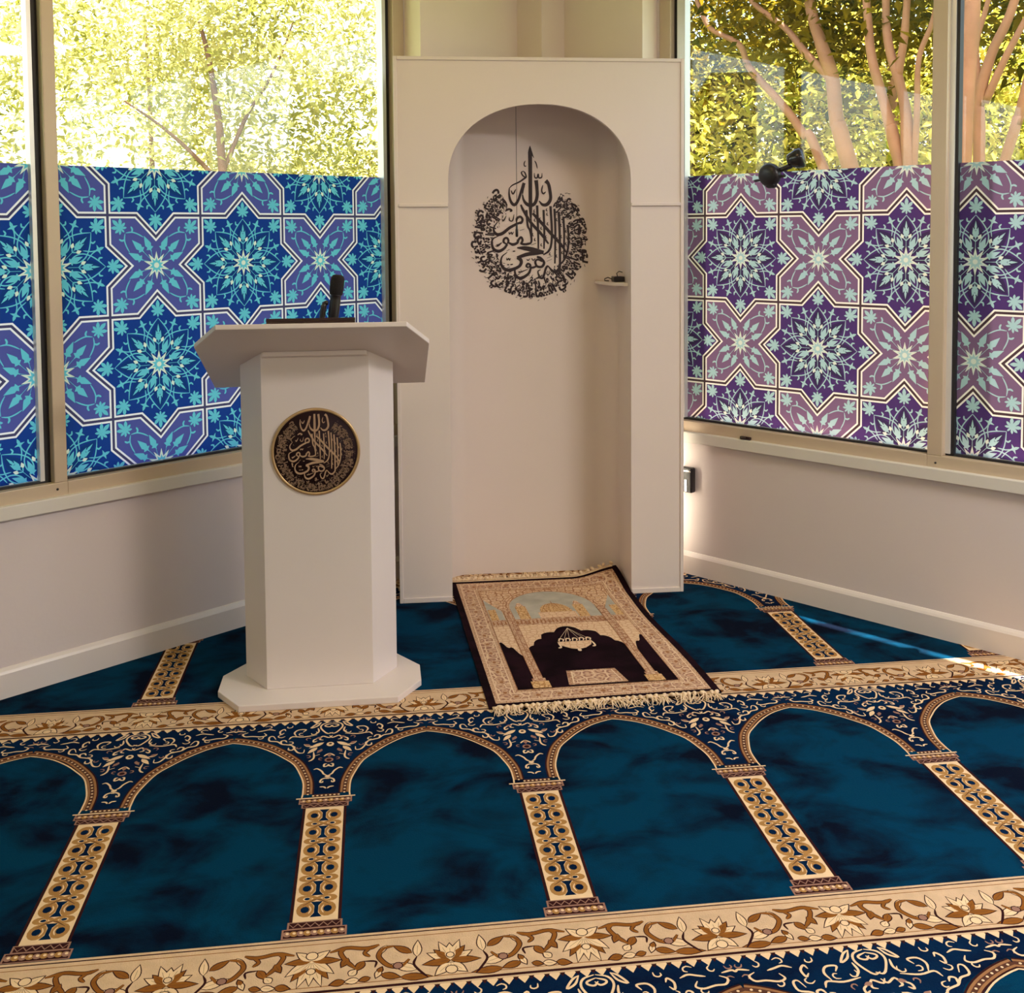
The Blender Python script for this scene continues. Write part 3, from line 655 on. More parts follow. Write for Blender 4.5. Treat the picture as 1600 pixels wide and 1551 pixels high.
for n_ in (NL, NR): bmesh.ops.bisect_plane(bm, geom=bm.verts[:] + bm.edges[:] + bm.faces[:], plane_co=CO + n_ * 0.002, plane_no=n_, clear_inner=True)
bm.to_mesh(co_.data); bm.free()
tag(co_, 'dark blue wall-to-wall carpet woven with rows of golden arches and floral bands', 'carpet')
# ------------------------------------------------------------------ Arabic lettering (joined forms)
_FORMS = {'ء': (0xFE80,), 'آ': (0xFE81, 0xFE82), 'أ': (0xFE83, 0xFE84), 'ؤ': (0xFE85, 0xFE86), 'إ': (0xFE87, 0xFE88), 'ا': (0xFE8D, 0xFE8E), 'ة': (0xFE93, 0xFE94),
          'د': (0xFEA9, 0xFEAA), 'ذ': (0xFEAB, 0xFEAC), 'ر': (0xFEAD, 0xFEAE), 'ز': (0xFEAF, 0xFEB0), 'و': (0xFEED, 0xFEEE), 'ى': (0xFEEF, 0xFEF0)}
for ch, c in zip('ئبتثجحخسشصضطظعغفقكلمنهي', (0xFE89, 0xFE8F, 0xFE95, 0xFE99, 0xFE9D, 0xFEA1, 0xFEA5, 0xFEB1, 0xFEB5, 0xFEB9, 0xFEBD, 0xFEC1, 0xFEC5, 0xFEC9, 0xFECD, 0xFED1, 0xFED5, 0xFED9, 0xFEDD, 0xFEE1, 0xFEE5, 0xFEE9, 0xFEF1)):
    _FORMS[ch] = (c, c + 1, c + 2, c + 3)
_LA = {'آ': 0xFEF5, 'أ': 0xFEF7, 'إ': 0xFEF9, 'ا': 0xFEFB}
def shape_arabic(text):
    out = []; i = 0; prev = False
    while i < len(text):
        ch = text[i]
        if ch not in _FORMS: out.append(ch); prev = False; i += 1; continue
        if ch == 'ل' and i + 1 < len(text) and text[i + 1] in _LA:
            out.append(chr(_LA[text[i + 1]] + (1 if prev else 0))); prev = False; i += 2; continue
        f = _FORMS[ch]; nxt = i + 1 < len(text) and text[i + 1] in _FORMS and text[i + 1] != 'ء'
        joins = len(f) == 4 and nxt
        if len(f) == 1: out.append(chr(f[0])); prev = False
        elif prev and joins: out.append(chr(f[3])); prev = True
        elif prev: out.append(chr(f[1])); prev = False
        elif joins: out.append(chr(f[2])); prev = True
        else: out.append(chr(f[0])); prev = False
        i += 1
    return ''.join(out)[::-1]
def text_mesh(s, bold=0.012):
    cu = bpy.data.curves.new('lettering', 'FONT'); cu.body = s; cu.resolution_u = 2; cu.offset = bold
    ob = bpy.data.objects.new('lettering', cu); COL.objects.link(ob); bpy.context.view_layer.update()
    me = ob.evaluated_get(bpy.context.evaluated_depsgraph_get()).to_mesh()
    vs = [(v.co.x, v.co.y) for v in me.vertices]; fs = [tuple(p.vertices) for p in me.polygons]
    bpy.data.objects.remove(ob); bpy.data.curves.remove(cu); return vs, fs
VERSE = ['لا تأخذه سنة ولا نوم له ما في السماوات وما في الأرض من ذا الذي يشفع', 'عنده إلا بإذنه يعلم ما بين أيديهم وما خلفهم ولا يحيطون بشيء من علمه إلا', 'بما شاء وسع كرسيه السماوات والأرض ولا يئوده حفظهما وهو العلي العظيم']
VERSE_M = [text_mesh(shape_arabic(s), 0.06) for s in VERSE]
# central inscription: pen strokes, traced on a 1193 x 1551 grid, (points, widths)
CAL = [([(597,58),(597,120),(598,300),(598,600),(600,725)],[3,25,24,23,12]),([(607,105),(618,140),(632,168)],[10,9,3]),([(552,195),(541,222),(546,245),(562,243)],7),([(640,195),(655,225),(664,268)],7),
([(636,308),(640,348),(662,352),(672,318),(678,352),(704,348),(708,310)],9),([(532,290),(515,306),(532,336),(560,346),(548,306),(530,290)],9),([(560,346),(500,388),(432,420),(404,446)],[12,10,8,5]),
([(742,380),(768,412),(782,480),(786,550),(755,598),(712,602),(678,566)],[26,20,20,20,22,18,6]),([(652,375),(660,450),(660,530),(638,590),(600,608),(560,592),(534,555),(524,508)],[24,20,20,20,22,20,14,8]),
([(540,400),(515,470),(484,560),(448,602),(416,572),(400,510),(402,445)],[20,16,16,20,16,12,6]),([(524,508),(532,460),(545,420)],8),([(418,468),(436,502),(462,458)],9),([(715,420),(704,470),(718,500),(742,482)],9),
([(945,790),(953,880),(948,1010),(915,1110),(870,1162)],[14,13,13,13,10]),([(905,712),(913,870),(908,1100)],[14,13,10]),([(862,668),(870,860),(872,1150),(862,1195),(830,1226),(795,1214),(758,1168)],[16,15,15,15,18,15,6]),
([(822,640),(830,850),(824,1150)],[14,14,10]),([(785,615),(797,830),(792,960),(768,1030),(715,1068)],[16,14,14,14,8]),([(720,650),(726,850),(722,1012)],[14,13,9]),([(660,608),(668,850),(670,1012)],[16,13,9]),
([(560,650),(570,790),(592,840),(606,920),(596,958),(560,968)],[14,13,13,13,12,10]),([(600,700),(604,830),(606,955)],12),([(508,600),(530,650),(600,765),(690,865),(765,965)],[10,16,18,18,10]),([(618,680),(700,770),(790,872),(880,970),(942,1062)],[16,19,19,18,8]),
([(362,662),(384,645),(404,642),(422,655),(404,664)],13),([(466,768),(470,730),(500,712),(522,735),(510,768),(466,772)],15),([(520,758),(466,780),(400,815),(340,862),(290,876),(258,850),(256,808),(290,758)],[10,16,18,20,20,16,10,5]),([(290,758),(270,730),(300,690),(330,672)],6),
([(378,968),(345,945),(352,915),(376,908),(390,935),(374,968)],14),([(378,966),(350,1004),(300,1030),(252,1010),(236,960),(246,915),(300,888)],[14,16,20,18,14,10,4]),([(278,980),(300,972),(328,950)],[16,14,5]),
([(388,950),(430,968),(470,955),(484,925),(508,902),(522,930),(508,962)],[10,18,16,14,14,14,14]),([(500,962),(550,968),(606,956)],15),([(395,850),(400,872),(418,855),(424,874),(440,850)],7),
([(470,1000),(540,1004),(620,1020),(718,1046)],[8,26,30,22]),([(718,1046),(640,1052),(560,1062),(470,1092)],[16,24,24,18]),([(470,1090),(500,1108),(508,1140),(480,1178),(400,1206),(345,1190),(318,1140),(330,1080),(378,1040)],[20,22,20,18,22,20,14,9,4]),
([(376,1156),(396,1156)],18),([(406,1156),(430,1152)],18),([(420,976),(440,974)],18),([(430,1032),(452,1030)],18),([(466,930),(486,926)],14),
([(655,1085),(690,1098),(722,1140),(700,1178),(655,1172),(640,1130),(664,1110),(704,1130)],[12,16,16,16,14,14,12,8]),([(655,1172),(610,1185),(575,1170)],13),([(578,1190),(556,1170),(570,1148),(592,1160),(598,1188)],13),([(598,1186),(576,1240),(508,1282),(462,1264),(448,1214),(470,1168)],[13,16,20,17,10,4]),
([(758,1168),(738,1195),(712,1278),(680,1276),(664,1222),(690,1205)],[12,14,14,12,8,5]),([(588,1288),(606,1274),(612,1290),(590,1308),(640,1298)],7),([(480,1226),(510,1222),(570,1200)],[10,8,4]),
([(500,1200),(516,1232)],6),([(560,1104),(572,1118),(590,1100)],6),([(606,1096),(620,1118),(640,1098)],6),([(744,1240),(760,1256),(780,1228)],7),([(752,1268),(764,1250)],5),([(280,1050),(284,1090),(300,1110)],[12,9,4]),([(296,1062),(278,1110)],8),
([(330,730),(345,750),(372,700)],7),([(334,760),(350,730)],5),([(400,716),(402,745),(430,748),(444,690)],7),([(300,790),(310,810)],5),([(372,1090),(376,1112),(392,1096),(398,1114),(410,1094)],7),([(600,975),(650,958)],7),([(496,840),(540,826)],6),([(750,1098),(800,1078)],6),([(748,1128),(796,1108)],6),([(372,1030),(400,1012)],7)]
for x_, y_ in ((640,745),(690,735),(756,690),(845,742),(886,795),(932,850),(700,975),(640,925),(838,1010),(896,1048),(932,965),(760,780),(700,820),(744,900),(850,920),(888,900),(636,660),(752,650),(970,880),(970,950),(842,1080),(780,1060),(620,880)):
    CAL.append(([(x_, y_ - 16), (x_ - 8, y_ + 4), (x_ + 7, y_ + 12)], 6))
def calligraphy(mb, f, k, ring, full=True, wk=1.0, mi=0, rk=1.0):
    """f(x, z, lift) places a point given metres from the middle; k metres per grid unit; ring = (outer, inner) radius"""
    lift = 0.0
    for pts, w in CAL:
        if not full:
            if pts[0][1] < 330 and pts[0][0] != 597 or pts[0] == (607, 105) or pts[0] == (560, 346): continue
            if pts[0] == (597, 58): pts, w = [(598, 372), (598, 500), (598, 600), (600, 725)], [20, 24, 23, 12]
        ww = [a * k * wk for a in w] if hasattr(w, '__len__') else w * k * wk
        q = [((x - 600) * k, (930 - y) * k) for x, y in pts]
        lift += 1.5e-5
        for s in ribbon(q, ww, n=4): mb.add([f(p.x, p.y, lift) for p in s], [(0, 1, 2, 3)], mi)
    mi = mi if full else 1
    n = len(VERSE_M); h = (ring[0] - ring[1]) / n; a0 = math.radians(147)
    for i, (vs, fs) in enumerate(VERSE_M):
        L = max(v[0] for v in vs); r0 = ring[0] - i * h - h * 0.45; sc = h * 1.95
        pts = []
        for x, y in vs:
            th = -a0 + 2 * a0 * x / L; r = r0 - y * sc; pts.append(f(r * math.sin(th), -r * math.cos(th), i * 2e-5))
        mb.add(pts, fs, mi)
        for j in range(170):                                   # vowel strokes and dots between the lines
            th = rnd.uniform(-a0, a0); r = r0 - rnd.uniform(-0.35, 0.9) * sc; l = h * rnd.uniform(0.12, 0.3); an = th + rnd.uniform(0.3, 1.1); c = Vector((r * math.sin(th), -r * math.cos(th))); d = Vector((math.cos(an), math.sin(an))) * l
            for s in ribbon([c - d, c + d * 0.2 + Vector((-d.y, d.x)) * 0.2, c + d], h * 0.10, n=2): mb.add([f(p.x, p.y, 8e-5 + j * 1e-6) for p in s], [(0, 1, 2, 3)], mi)

# ------------------------------------------------------------------ mihrab
MROOT = Vector((1.360, 1.680, 0)); MRZ = math.radians(-1.2)
def ml(x, y, z): return MROOT + Vector((x * math.cos(MRZ) - y * math.sin(MRZ), x * math.sin(MRZ) + y * math.cos(MRZ), z))
mih = thing('prayer_niche', 'tall off-white arched prayer niche standing across the corner between the windows', 'prayer niche', MROOT, MRZ)
HW, MH, OC, OHW, SPR, RISE = 0.575, 2.150, -0.003, 0.363, 1.672, 0.297
arch = []
for i in range(41):
    t = math.pi * i / 40; c, s_ = math.cos(t), math.sin(t); e = 2 / 2.15
    arch.append((OC - OHW * math.copysign(abs(c) ** e, c), SPR + RISE * abs(s_) ** e))
mb = MB(); TH = 0.022
hole = [(arch[0][0], 0.0)] + arch + [(arch[-1][0], 0.0)]
n = len(hole)
def top_of(p, i): return (p[0], MH)
for y, flip in ((0.0, False), (TH, True)):
    vs = []; fs = []
    quads = [((-HW, 0), hole[0], hole[1], (-HW, SPR)), ((-HW, SPR), hole[1], (hole[1][0], MH), (-HW, MH)), (hole[-1], (HW, 0), (HW, SPR), hole[-2]), (hole[-2], (HW, SPR), (HW, MH), (hole[-2][0], MH))]
    quads += [(hole[i], hole[i + 1], (hole[i + 1][0], MH), (hole[i][0], MH)) for i in range(1, n - 2)]
    for q in quads:
        k = len(vs); vs += [ml(x, y, z) for x, z in q]; fs.append((k, k + 1, k + 2, k + 3) if not flip else (k + 3, k + 2, k + 1, k))
    mb.add(vs, fs)
vs = [ml(x, 0, z) for x, z in hole] + [ml(x, TH, z) for x, z in hole]
mb.add(vs, [(i + 1, i, i + n, i + 1 + n) for i in range(n - 1)])
out_ = [(-HW, 0), (-HW, MH), (HW, MH), (HW, 0)]
vs = [ml(x, 0, z) for x, z in out_] + [ml(x, TH, z) for x, z in out_]
mb.add(vs, [(i, i + 1, i + 5, i + 4) for i in range(3)])
mb.build('front_panel', M['paint'], mih)
for x0, x1 in ((-HW, -HW + 0.018), (HW - 0.018, HW)):
    mb = MB(); mb.box(x0, x1, TH, 0.19, 0.0, MH, ml); mb.build('side_panel', M['paint'], mih)
mb = MB(); mb.box(-HW + 0.018, HW - 0.018, TH, 0.19, MH - 0.018, MH, ml); mb.build('top_panel', M['paint'], mih)
# curved lining
NB = 0.325; CR = 0.085; lin_ = [(OC - OHW, TH), (OC - OHW, NB - CR)]
for i in range(1, 13): a = math.pi - math.pi / 2 * i / 12; lin_.append((OC - OHW + CR + CR * math.cos(a), NB - CR + CR * math.sin(a)))
for i in range(0, 13): a = math.pi / 2 - math.pi / 2 * i / 12; lin_.append((OC + OHW - CR + CR * math.cos(a), NB - CR + CR * math.sin(a)))
lin_.append((OC + OHW, TH))
mb = MB(); k = len(lin_)
inner = [ml(x, y, z) for z in (0.0, 2.05) for x, y in lin_]
def outw(p):
    d = Vector((p[0] - OC, p[1] - 0.05)); d.normalize(); return (p[0] + d.x * 0.01, p[1] + d.y * 0.01)
outer = [ml(outw(p)[0], max(outw(p)[1], TH), z) for z in (0.0, 2.05) for p in lin_]
mb.add(inner, [(i + 1, i, i + k, i + 1 + k) for i in range(k - 1)], 0, True)
mb.add(outer, [(i, i + 1, i + 1 + k, i + k) for i in range(k - 1)], 0, True)
mb.prism([(p[0], p[1]) for p in lin_], 2.05, 2.062, ml)
mb.build('niche_lining', M['paint'], mih)
# raised edge strips and the two short ledges
mb = MB(); w, d = 0.014, -0.006
mb.box(-HW, -HW + w, d, 0, 0, MH, ml); mb.box(HW - w, HW, d, 0, 0, MH, ml); mb.box(-HW + w, HW - w, d, 0, MH - w, MH, ml)
mb.box(-HW + w, OC - OHW, d, 0, 0, 0.02, ml); mb.box(OC + OHW, HW - w, d, 0, 0, 0.02, ml)
mb.build('edge_moulding', M['paint'], mih, bevel=0.002)
for x0, x1 in ((-HW + w, OC - OHW - 0.0005), (OC + OHW + 0.0005, HW - w)):
    mb = MB(); mb.box(x0, x1, -0.010, 0, 1.568, 1.582, ml); mb.build('ledge_moulding', M['paint'], mih, bevel=0.003)
mb = MB(); calligraphy(mb, lambda x, z, l: ml(1.3646 - 1.3667 + x, NB - 0.0012 - l, 1.433 + z), 0.000457, (0.254, 0.180), wk=1.5)
cal_ = mb.build('calligraphy', M['ink'], mih); cal_['label'] = 'dark Arabic calligraphy in a round band on the niche back'
# glowing strip added out of sight behind the right side panel to brighten the wall
em_, t_, b_ = new_mat('added_warm_glow'); b_.inputs['Emission Color'].default_value = (1.0, 0.90, 0.68, 1); b_.inputs['Emission Strength'].default_value = 9.0
mb = MB(); mb.box(HW - 0.040, HW - 0.022, 0.191, 0.200, 0.12, 0.62, ml); mb.build('added_glow_strip', em_, mih)
# little shelf on the right side of the lining
mb = MB()
mb.prism([(0.3585, 0.045), (0.3585, 0.238)] + [(0.275 + 0.083 * math.cos(a), 0.240 + 0.083 * math.sin(a)) for a in (0.3, 0.6, 0.9, 1.2, 1.45)] + [(0.272, 0.318), (0.266, 0.29), (0.272, 0.22), (0.290, 0.14), (0.315, 0.08), (0.340, 0.050)], 1.246, 1.260, ml)
mb.build('shelf', M['paint'], mih, bevel=0.002)
t = thing('adapter', 'small black device with a looped cord on the white niche shelf', 'adapter', ml(0.322, 0.12, 1.2602), MRZ)
mb = MB(); mb.box(0.312, 0.356, 0.105, 0.165, 1.2602, 1.283, ml); mb.build('casing', M['black'], t, bevel=0.004)
mb = MB(); mb.tube([ml(*p) for p in ((0.314, 0.14, 1.270), (0.298, 0.16, 1.278), (0.286, 0.17, 1.272), (0.288, 0.18, 1.264), (0.306, 0.185, 1.2628))], 0.0022, 8); mb.build('cord', M['black'], t)
mb = MB(); mb.tube([ml(*p) for p in ((0.330, 0.12, 1.282), (0.326, 0.12, 1.296), (0.336, 0.12, 1.304), (0.350, 0.12, 1.300))], 0.002, 8); mb.build('cord', M['black'], t)
# hanging microphone
t = thing('hanging_microphone', 'thin black microphone hanging on a wire in front of the niche calligraphy', 'microphone', ml(-0.090, 0.07, 1.45))
mb = MB(); mb.tube([ml(-0.090, 0.07, 2.05), ml(-0.0905, 0.07, 1.9), ml(-0.0895, 0.07, 1.7), ml(-0.090, 0.07, 1.505)], 0.0012, 6); mb.build('wire', M['black'], t)
mb = MB(); mb.lathe(ml(-0.090, 0.07, 1.448), (0, 0, 1), [(0, 0.003), (0.003, 0.0055), (0.03, 0.0058), (0.034, 0.0042), (0.052, 0.0040), (0.058, 0.0018)], 14); mb.build('capsule', M['black'], t)

# ------------------------------------------------------------------ lectern
LC = 0.5135
def sym(pts): return [(LC - x, y) for x, y in pts][::-1] + [(LC + x, y) for x, y in pts]
lec = thing('lectern', 'white wooden lectern with a sloping top and a round dark emblem on its front', 'lectern', (LC, 0.98, 0))
mb = MB(); mb.prism(sym([(0.244, 0.772), (0.322, 0.893), (0.322, 1.015), (0.242, 1.135)]), 0.0006, 0.021); mb.build('base', M['paint'], lec, bevel=0.002)
SL = lambda y: 1.096 - 0.41 * (y - 0.884)
mb = MB(); mb.prism(sym([(0.168, 0.884), (0.2455, 1.006), (0.2455, 1.028), (0.180, 1.10)]), 0.021, lambda x, y: SL(y)); mb.build('body', M['paint'], lec, bevel=0.0015)
mb = MB(); mb.prism([(LC - 0.352 - 0.012, 1.27), (LC - 0.358, 0.82), (LC - 0.270, 0.65), (LC + 0.283, 0.65), (LC + 0.357, 0.82), (LC + 0.362, 1.27)], lambda x, y: SL(y), lambda x, y: SL(y) + 0.015); mb.build('sloping_top', M['paint'], lec, bevel=0.002)
mb = MB(); mb.prism([(LC - 0.166, 0.8835), (LC - 0.160, 0.868), (LC + 0.160, 0.868), (LC + 0.166, 0.8835)], lambda x, y: SL(y) - 0.016, lambda x, y: SL(y) - 0.0005); mb.build('trim_strip', M['paint'], lec, bevel=0.002)
EC = Vector((0.5117, 0.884, 0.781)); ER = 0.139
mb = MB(); mb.lathe(EC + Vector((0, -0.0002, 0)), (0, -1, 0), [(0, ER), (0.005, ER), (0.007, ER - 0.003), (0.007, ER - 0.007), (0.004, ER - 0.009)], 72); em = mb.build('emblem_rim', M['goldring'], lec)
mb = MB(); mb.lathe(EC + Vector((0, -0.004, 0)), (0, -1, 0), [(0, ER - 0.0085), (0.0005, ER - 0.0085)], 72); di = mb.build('emblem_disc', M['disc'], lec)
mb = MB(); calligraphy(mb, lambda x, z, l: EC + Vector((x * 1.0 - 0.002, -0.0055 - l, z - 0.006)), 0.000226, (0.123, 0.097), full=False, wk=1.3)
di2 = mb.build('calligraphy', [M['gold'], M['goldfine']], di); di2['label'] = 'gold Arabic calligraphy on the dark round emblem'
# dark board and microphone on the lectern
ST = lambda y: SL(y) + 0.0153
t = thing('reading_board', 'flat dark brown board lying on top of the white lectern', 'board', (0.516, 0.78, ST(0.78)))
mb = MB(); mb.prism([(0.386, 0.675), (0.645, 0.675), (0.645, 0.90), (0.386, 0.90)], lambda x, y: ST(y), lambda x, y: ST(y) + 0.014); mb.build('panel', M['darkwood'], t, bevel=0.002)
mb = MB(); mb.prism([(0.386, 0.675), (0.645, 0.675), (0.645, 0.685), (0.386, 0.685)], lambda x, y: ST(y) + 0.0142, lambda x, y: ST(y) + 0.023); mb.build('lip', M['darkwood'], t, bevel=0.001)
bz = ST(0.79) + 0.0145
t = thing('microphone_stand', 'short black table stand holding the microphone on the lectern', 'microphone stand', (0.545, 0.79, bz))
mb = MB(); mb.box(0.528, 0.600, 0.765, 0.815, bz + 0.0105, bz + 0.0165); mb.build('foot', M['black'], t, bevel=0.003)
mb = MB(); mb.tube([(0.543, 0.79, bz + 0.012), (0.5435, 0.79, bz + 0.05), (0.548, 0.79, bz + 0.082), (0.553, 0.79, bz + 0.092)], [0.008, 0.0085, 0.009, 0.007], 12); mb.build('post', M['black'], t)
mb = MB(); mb.tube([(0.546, 0.79, bz + 0.088), (0.556, 0.79, bz + 0.0925), (0.5625, 0.79, bz + 0.092)], [0.007, 0.0075, 0.006], 12); mb.build('clip', M['black'], t)
t = thing('microphone', 'black handheld microphone with a foam head standing upright on the lectern', 'microphone', (0.573, 0.79, bz + 0.017))
ax = Vector((0.020, 0.0, 0.152)); p0 = Vector((0.5725, 0.79, bz + 0.0172))
mb = MB(); mb.lathe(p0, ax, [(0, 0.012), (0.004, 0.0145), (0.045, 0.0165), (0.085, 0.0165), (0.098, 0.016), (0.101, 0.019)], 22); mb.build('handle', M['black'], t)
mb = MB(); mb.lathe(p0 + ax.normalized() * 0.101, ax, [(0, 0.019), (0.006, 0.0205), (0.03, 0.0215), (0.05, 0.0205), (0.058, 0.0165), (0.061, 0.010)], 26); mb.build('head', M['foam'], t)

# ------------------------------------------------------------------ prayer rug
RA, RB, RC_, RD = Vector((1.059, .711, 0)), Vector((1.775, .722, 0)), Vector((1.700, 1.880, 0)), Vector((1.022, 1.897, 0))
def sstep(a, b, x): t = min(max((x - a) / (b - a), 0), 1); return t * t * (3 - 2 * t)
def rugp(s, t, h=0.0):
    p = RA * ((1 - s) * (1 - t)) + RB * (s * (1 - t)) + RC_ * (s * t) + RD * ((1 - s) * t)
    p.x += 0.006 * math.sin(t * 9.0) * sstep(0.8, 1.0, s)
    p.z = 0.0045 + 0.0018 * (1 + math.sin(t * 12 + s * 3)) * (0.3 + 0.7 * s) + 0.045 * sstep(0.72, 1.03, s) * sstep(0.80, 1.03, t) + h
    return p
RUG = {}
RUG['dark'] = pile_mat('rug_dark', rgb(20, 9, 14), rgb(34, 16, 24), scale=6)
RUG['guard'] = weave_mat('rug_guard', rgb(196, 158, 128), rgb(158, 112, 86), rgb(214, 182, 150), 70)
RUG['border'] = weave_mat('rug_border', rgb(200, 162, 132), rgb(222, 192, 160), rgb(158, 116, 98), 30)
RUG['panel'] = weave_mat('rug_panel', rgb(208, 168, 132), rgb(160, 112, 82), rgb(226, 196, 164), 34)
RUG['cream'] = weave_mat('rug_cream', rgb(226, 194, 160), rgb(200, 156, 124), rgb(220, 186, 150), 42)
RUG['line'] = mat('rug_line', rgb(158, 108, 74), 1.0, spec=0.05)
RUG['light'] = mat('rug_light', rgb(232, 204, 172), 1.0, spec=0.05)
RUG['sky'] = mat('rug_sky', rgb(178, 172, 158), 1.0, var=0.2, scale=14, spec=0.05)
RUG['gold'] = weave_mat('rug_gold', rgb(206, 164, 112), rgb(164, 116, 72), rgb(222, 186, 138), 55)
RK = list(RUG)
rug = thing('prayer_rug', 'beige and black prayer rug with fringed ends lying before the arched niche', 'rug', (1.39, 1.30, 0))
mb = MB(); NS, NT_ = 28, 44; LH = 0.00028
vs = [rugp(-0.036 + 1.04 * i / NS, -0.024 + 1.034 * j / NT_) for j in range(NT_ + 1) for i in range(NS + 1)]
fs = [(j * (NS + 1) + i, j * (NS + 1) + i + 1, (j + 1) * (NS + 1) + i + 1, (j + 1) * (NS + 1) + i) for j in range(NT_) for i in range(NS)]
mb.add(vs, fs, 0, True)
edge = [j * (NS + 1) for j in range(NT_ + 1)][::-1] + list(range(1, NS + 1)) + [(j + 1) * (NS + 1) - 1 for j in range(1, NT_ + 1)] + [NT_ * (NS + 1) + i for i in range(NS - 1, 0, -1)]
ne = len(edge); ev = [vs[i] for i in edge] + [Vector((vs[i].x, vs[i].y, max(vs[i].z - 0.0042, 0.0003))) for i in edge]
mb.add(ev, [(i, i + ne, (i + 1) % ne + ne, (i + 1) % ne) for i in range(ne)])
def rgrid(s0, s1, t0, t1, m, layer, f0=None, f1=None):
    """patch s0..s1, t0..t1; f0 / f1 may give the lower / upper edge as a function of s"""
    ni = max(2, int((s1 - s0) * 40) + 1); nj = max(2, int((t1 - t0) * 48) + 1)
    if f0 or f1: ni = max(ni, int((s1 - s0) * 110))
    vv = []
    for j in range(nj + 1):
        for i in range(ni + 1):
            s = s0 + (s1 - s0) * i / ni; a = f0(s) if f0 else t0; b = f1(s) if f1 else t1
            vv.append(rugp(s, a + (b - a) * j / nj, LH * layer))
    mb.add(vv, [(j * (ni + 1) + i, j * (ni + 1) + i + 1, (j + 1) * (ni + 1) + i + 1, (j + 1) * (ni + 1) + i) for j in range(nj) for i in range(ni)], RK.index(m), True)
def rstroke(pts, w, m, layer):
    for q in ribbon(pts, w, n=5): mb.add([rugp(p.x, p.y, LH * layer) for p in q], [(0, 1, 2, 3)], RK.index(m))
def rpoly(pts, m, layer): mb.add([rugp(p[0], p[1], LH * layer) for p in pts], [tuple(range(len(pts)))], RK.index(m))
rgrid(0.0, 0.968, 0.0, 0.985, 'guard', 2); rgrid(0.018, 0.950, 0.012, 0.972, 'light', 3); rgrid(0.022, 0.946, 0.015, 0.969, 'border', 4)
rgrid(0.092, 0.880, 0.052, 0.915, 'light', 5); rgrid(0.096, 0.876, 0.055, 0.911, 'guard', 6); rgrid(0.114, 0.860, 0.068, 0.895, 'line', 7); rgrid(0.117, 0.857, 0.070, 0.892, 'panel', 8)
# small rosettes along the border
for i in range(13):
    for s in (0.056, 0.913): rpoly(disc2((s, 0.06 + i * 0.07), 0.018, 0.014, 12), 'guard', 6); rpoly(disc2((s, 0.06 + i * 0.07), 0.009, 0.007, 10), 'line', 7)
for i in range(9):
    for t_ in (0.033, 0.940): rpoly(disc2((0.10 + i * 0.097, t_), 0.026, 0.012, 12), 'guard', 6); rpoly(disc2((0.10 + i * 0.097, t_), 0.012, 0.006, 10), 'line', 7)
# upper view: sky, dome, towers, seen through three arches
def arcf(c, hw, base, rise): return lambda s: base + rise * max(0.0, 1 - ((s - c) / hw) ** 2) ** 0.5
rgrid(0.250, 0.735, 0.60, 0.85, 'sky', 9, None, arcf(0.4925, 0.2426, 0.70, 0.16))
rgrid(0.120, 0.200, 0.60, 0.80, 'sky', 9, None, lambda s: 0.80 - (s - 0.12) * 1.5); rgrid(0.785, 0.855, 0.60, 0.80, 'sky', 9, None, lambda s: 0.80 - (0.855 - s) * 1.7)
rgrid(0.395, 0.605, 0.60, 0.655, 'cream', 10); rgrid(0.410, 0.590, 0.655, 0.75, 'gold', 10, None, arcf(0.5, 0.0905, 0.655, 0.085)); rpoly([(0.497, 0.738), (0.503, 0.738), (0.5, 0.768)], 'line', 11)
for i in range(8): rstroke([(0.418 + i * 0.0235, 0.657), (0.45 + i * 0.0143, 0.715), (0.49 + i * 0.0028, 0.738)], 0.0022, 'line', 11)
for c in (0.312, 0.640): rgrid(c - 0.030, c + 0.030, 0.60, 0.72, 'gold', 10); rgrid(c - 0.022, c + 0.022, 0.72, 0.75, 'panel', 10, None, arcf(c, 0.0222, 0.72, 0.035))
for c in (0.145, 0.835): rgrid(c - 0.022, c + 0.022, 0.60, 0.70, 'gold', 10)
for rr in (0.247, 0.262, 0.277): rstroke([(0.4925 + rr * math.cos(a), 0.70 + (0.16 + rr - 0.245) * math.sin(a)) for a in [math.pi * i / 16 for i in range(17)]], 0.0035, 'line', 9)
for x0, x1 in ((0.207, 0.250), (0.738, 0.780)):
    rgrid(x0, x1, 0.075, 0.70, 'guard', 14)
    for x in (x0, (x0 + x1) / 2, x1): rstroke([(x, 0.12), (x, 0.40), (x, 0.70)], 0.003, 'line', 15)
    rgrid(x0 - 0.020, x1 + 0.020, 0.070, 0.115, 'gold', 16); rgrid(x0 - 0.010, x1 + 0.010, 0.115, 0.135, 'guard', 16)
rgrid(0.117, 0.857, 0.545, 0.600, 'guard', 11)
for i in range(34): rpoly(leafpts((0.128 + i * 0.0215, 0.553), (0.128 + i * 0.0215, 0.592), 0.010, 4), 'line', 12)
# dark field under the scalloped arches
SC = [(0.249, .305), (0.285, .335), (0.303, .349), (0.287, .366), (0.300, .392), (0.331, .419), (0.336, .440), (0.356, .463), (0.395, .470), (0.419, .474), (0.428, .490), (0.452, .508), (0.4925, .520)]
def scal(s):
    s = s if s <= 0.4925 else 0.985 - s
    for lim, base, amp, c, w in ((0.290, 0.335, 0.045, 0.290, 0.045), (0.338, 0.372, 0.055, 0.338, 0.055), (0.425, 0.420, 0.056, 0.400, 0.075), (0.60, 0.455, 0.063, 0.4925, 0.072)):
        if s <= lim: return base + amp * max(0.0, 1 - ((s - c) / w) ** 2) ** 0.5
    return 0.5
rgrid(0.117, 0.857, 0.30, 0.545, 'cream', 10)
rgrid(0.117, 0.857, 0.070, 0.305, 'dark', 11)
rgrid(0.247, 0.738, 0.305, 0.52, 'dark', 11, None, scal)
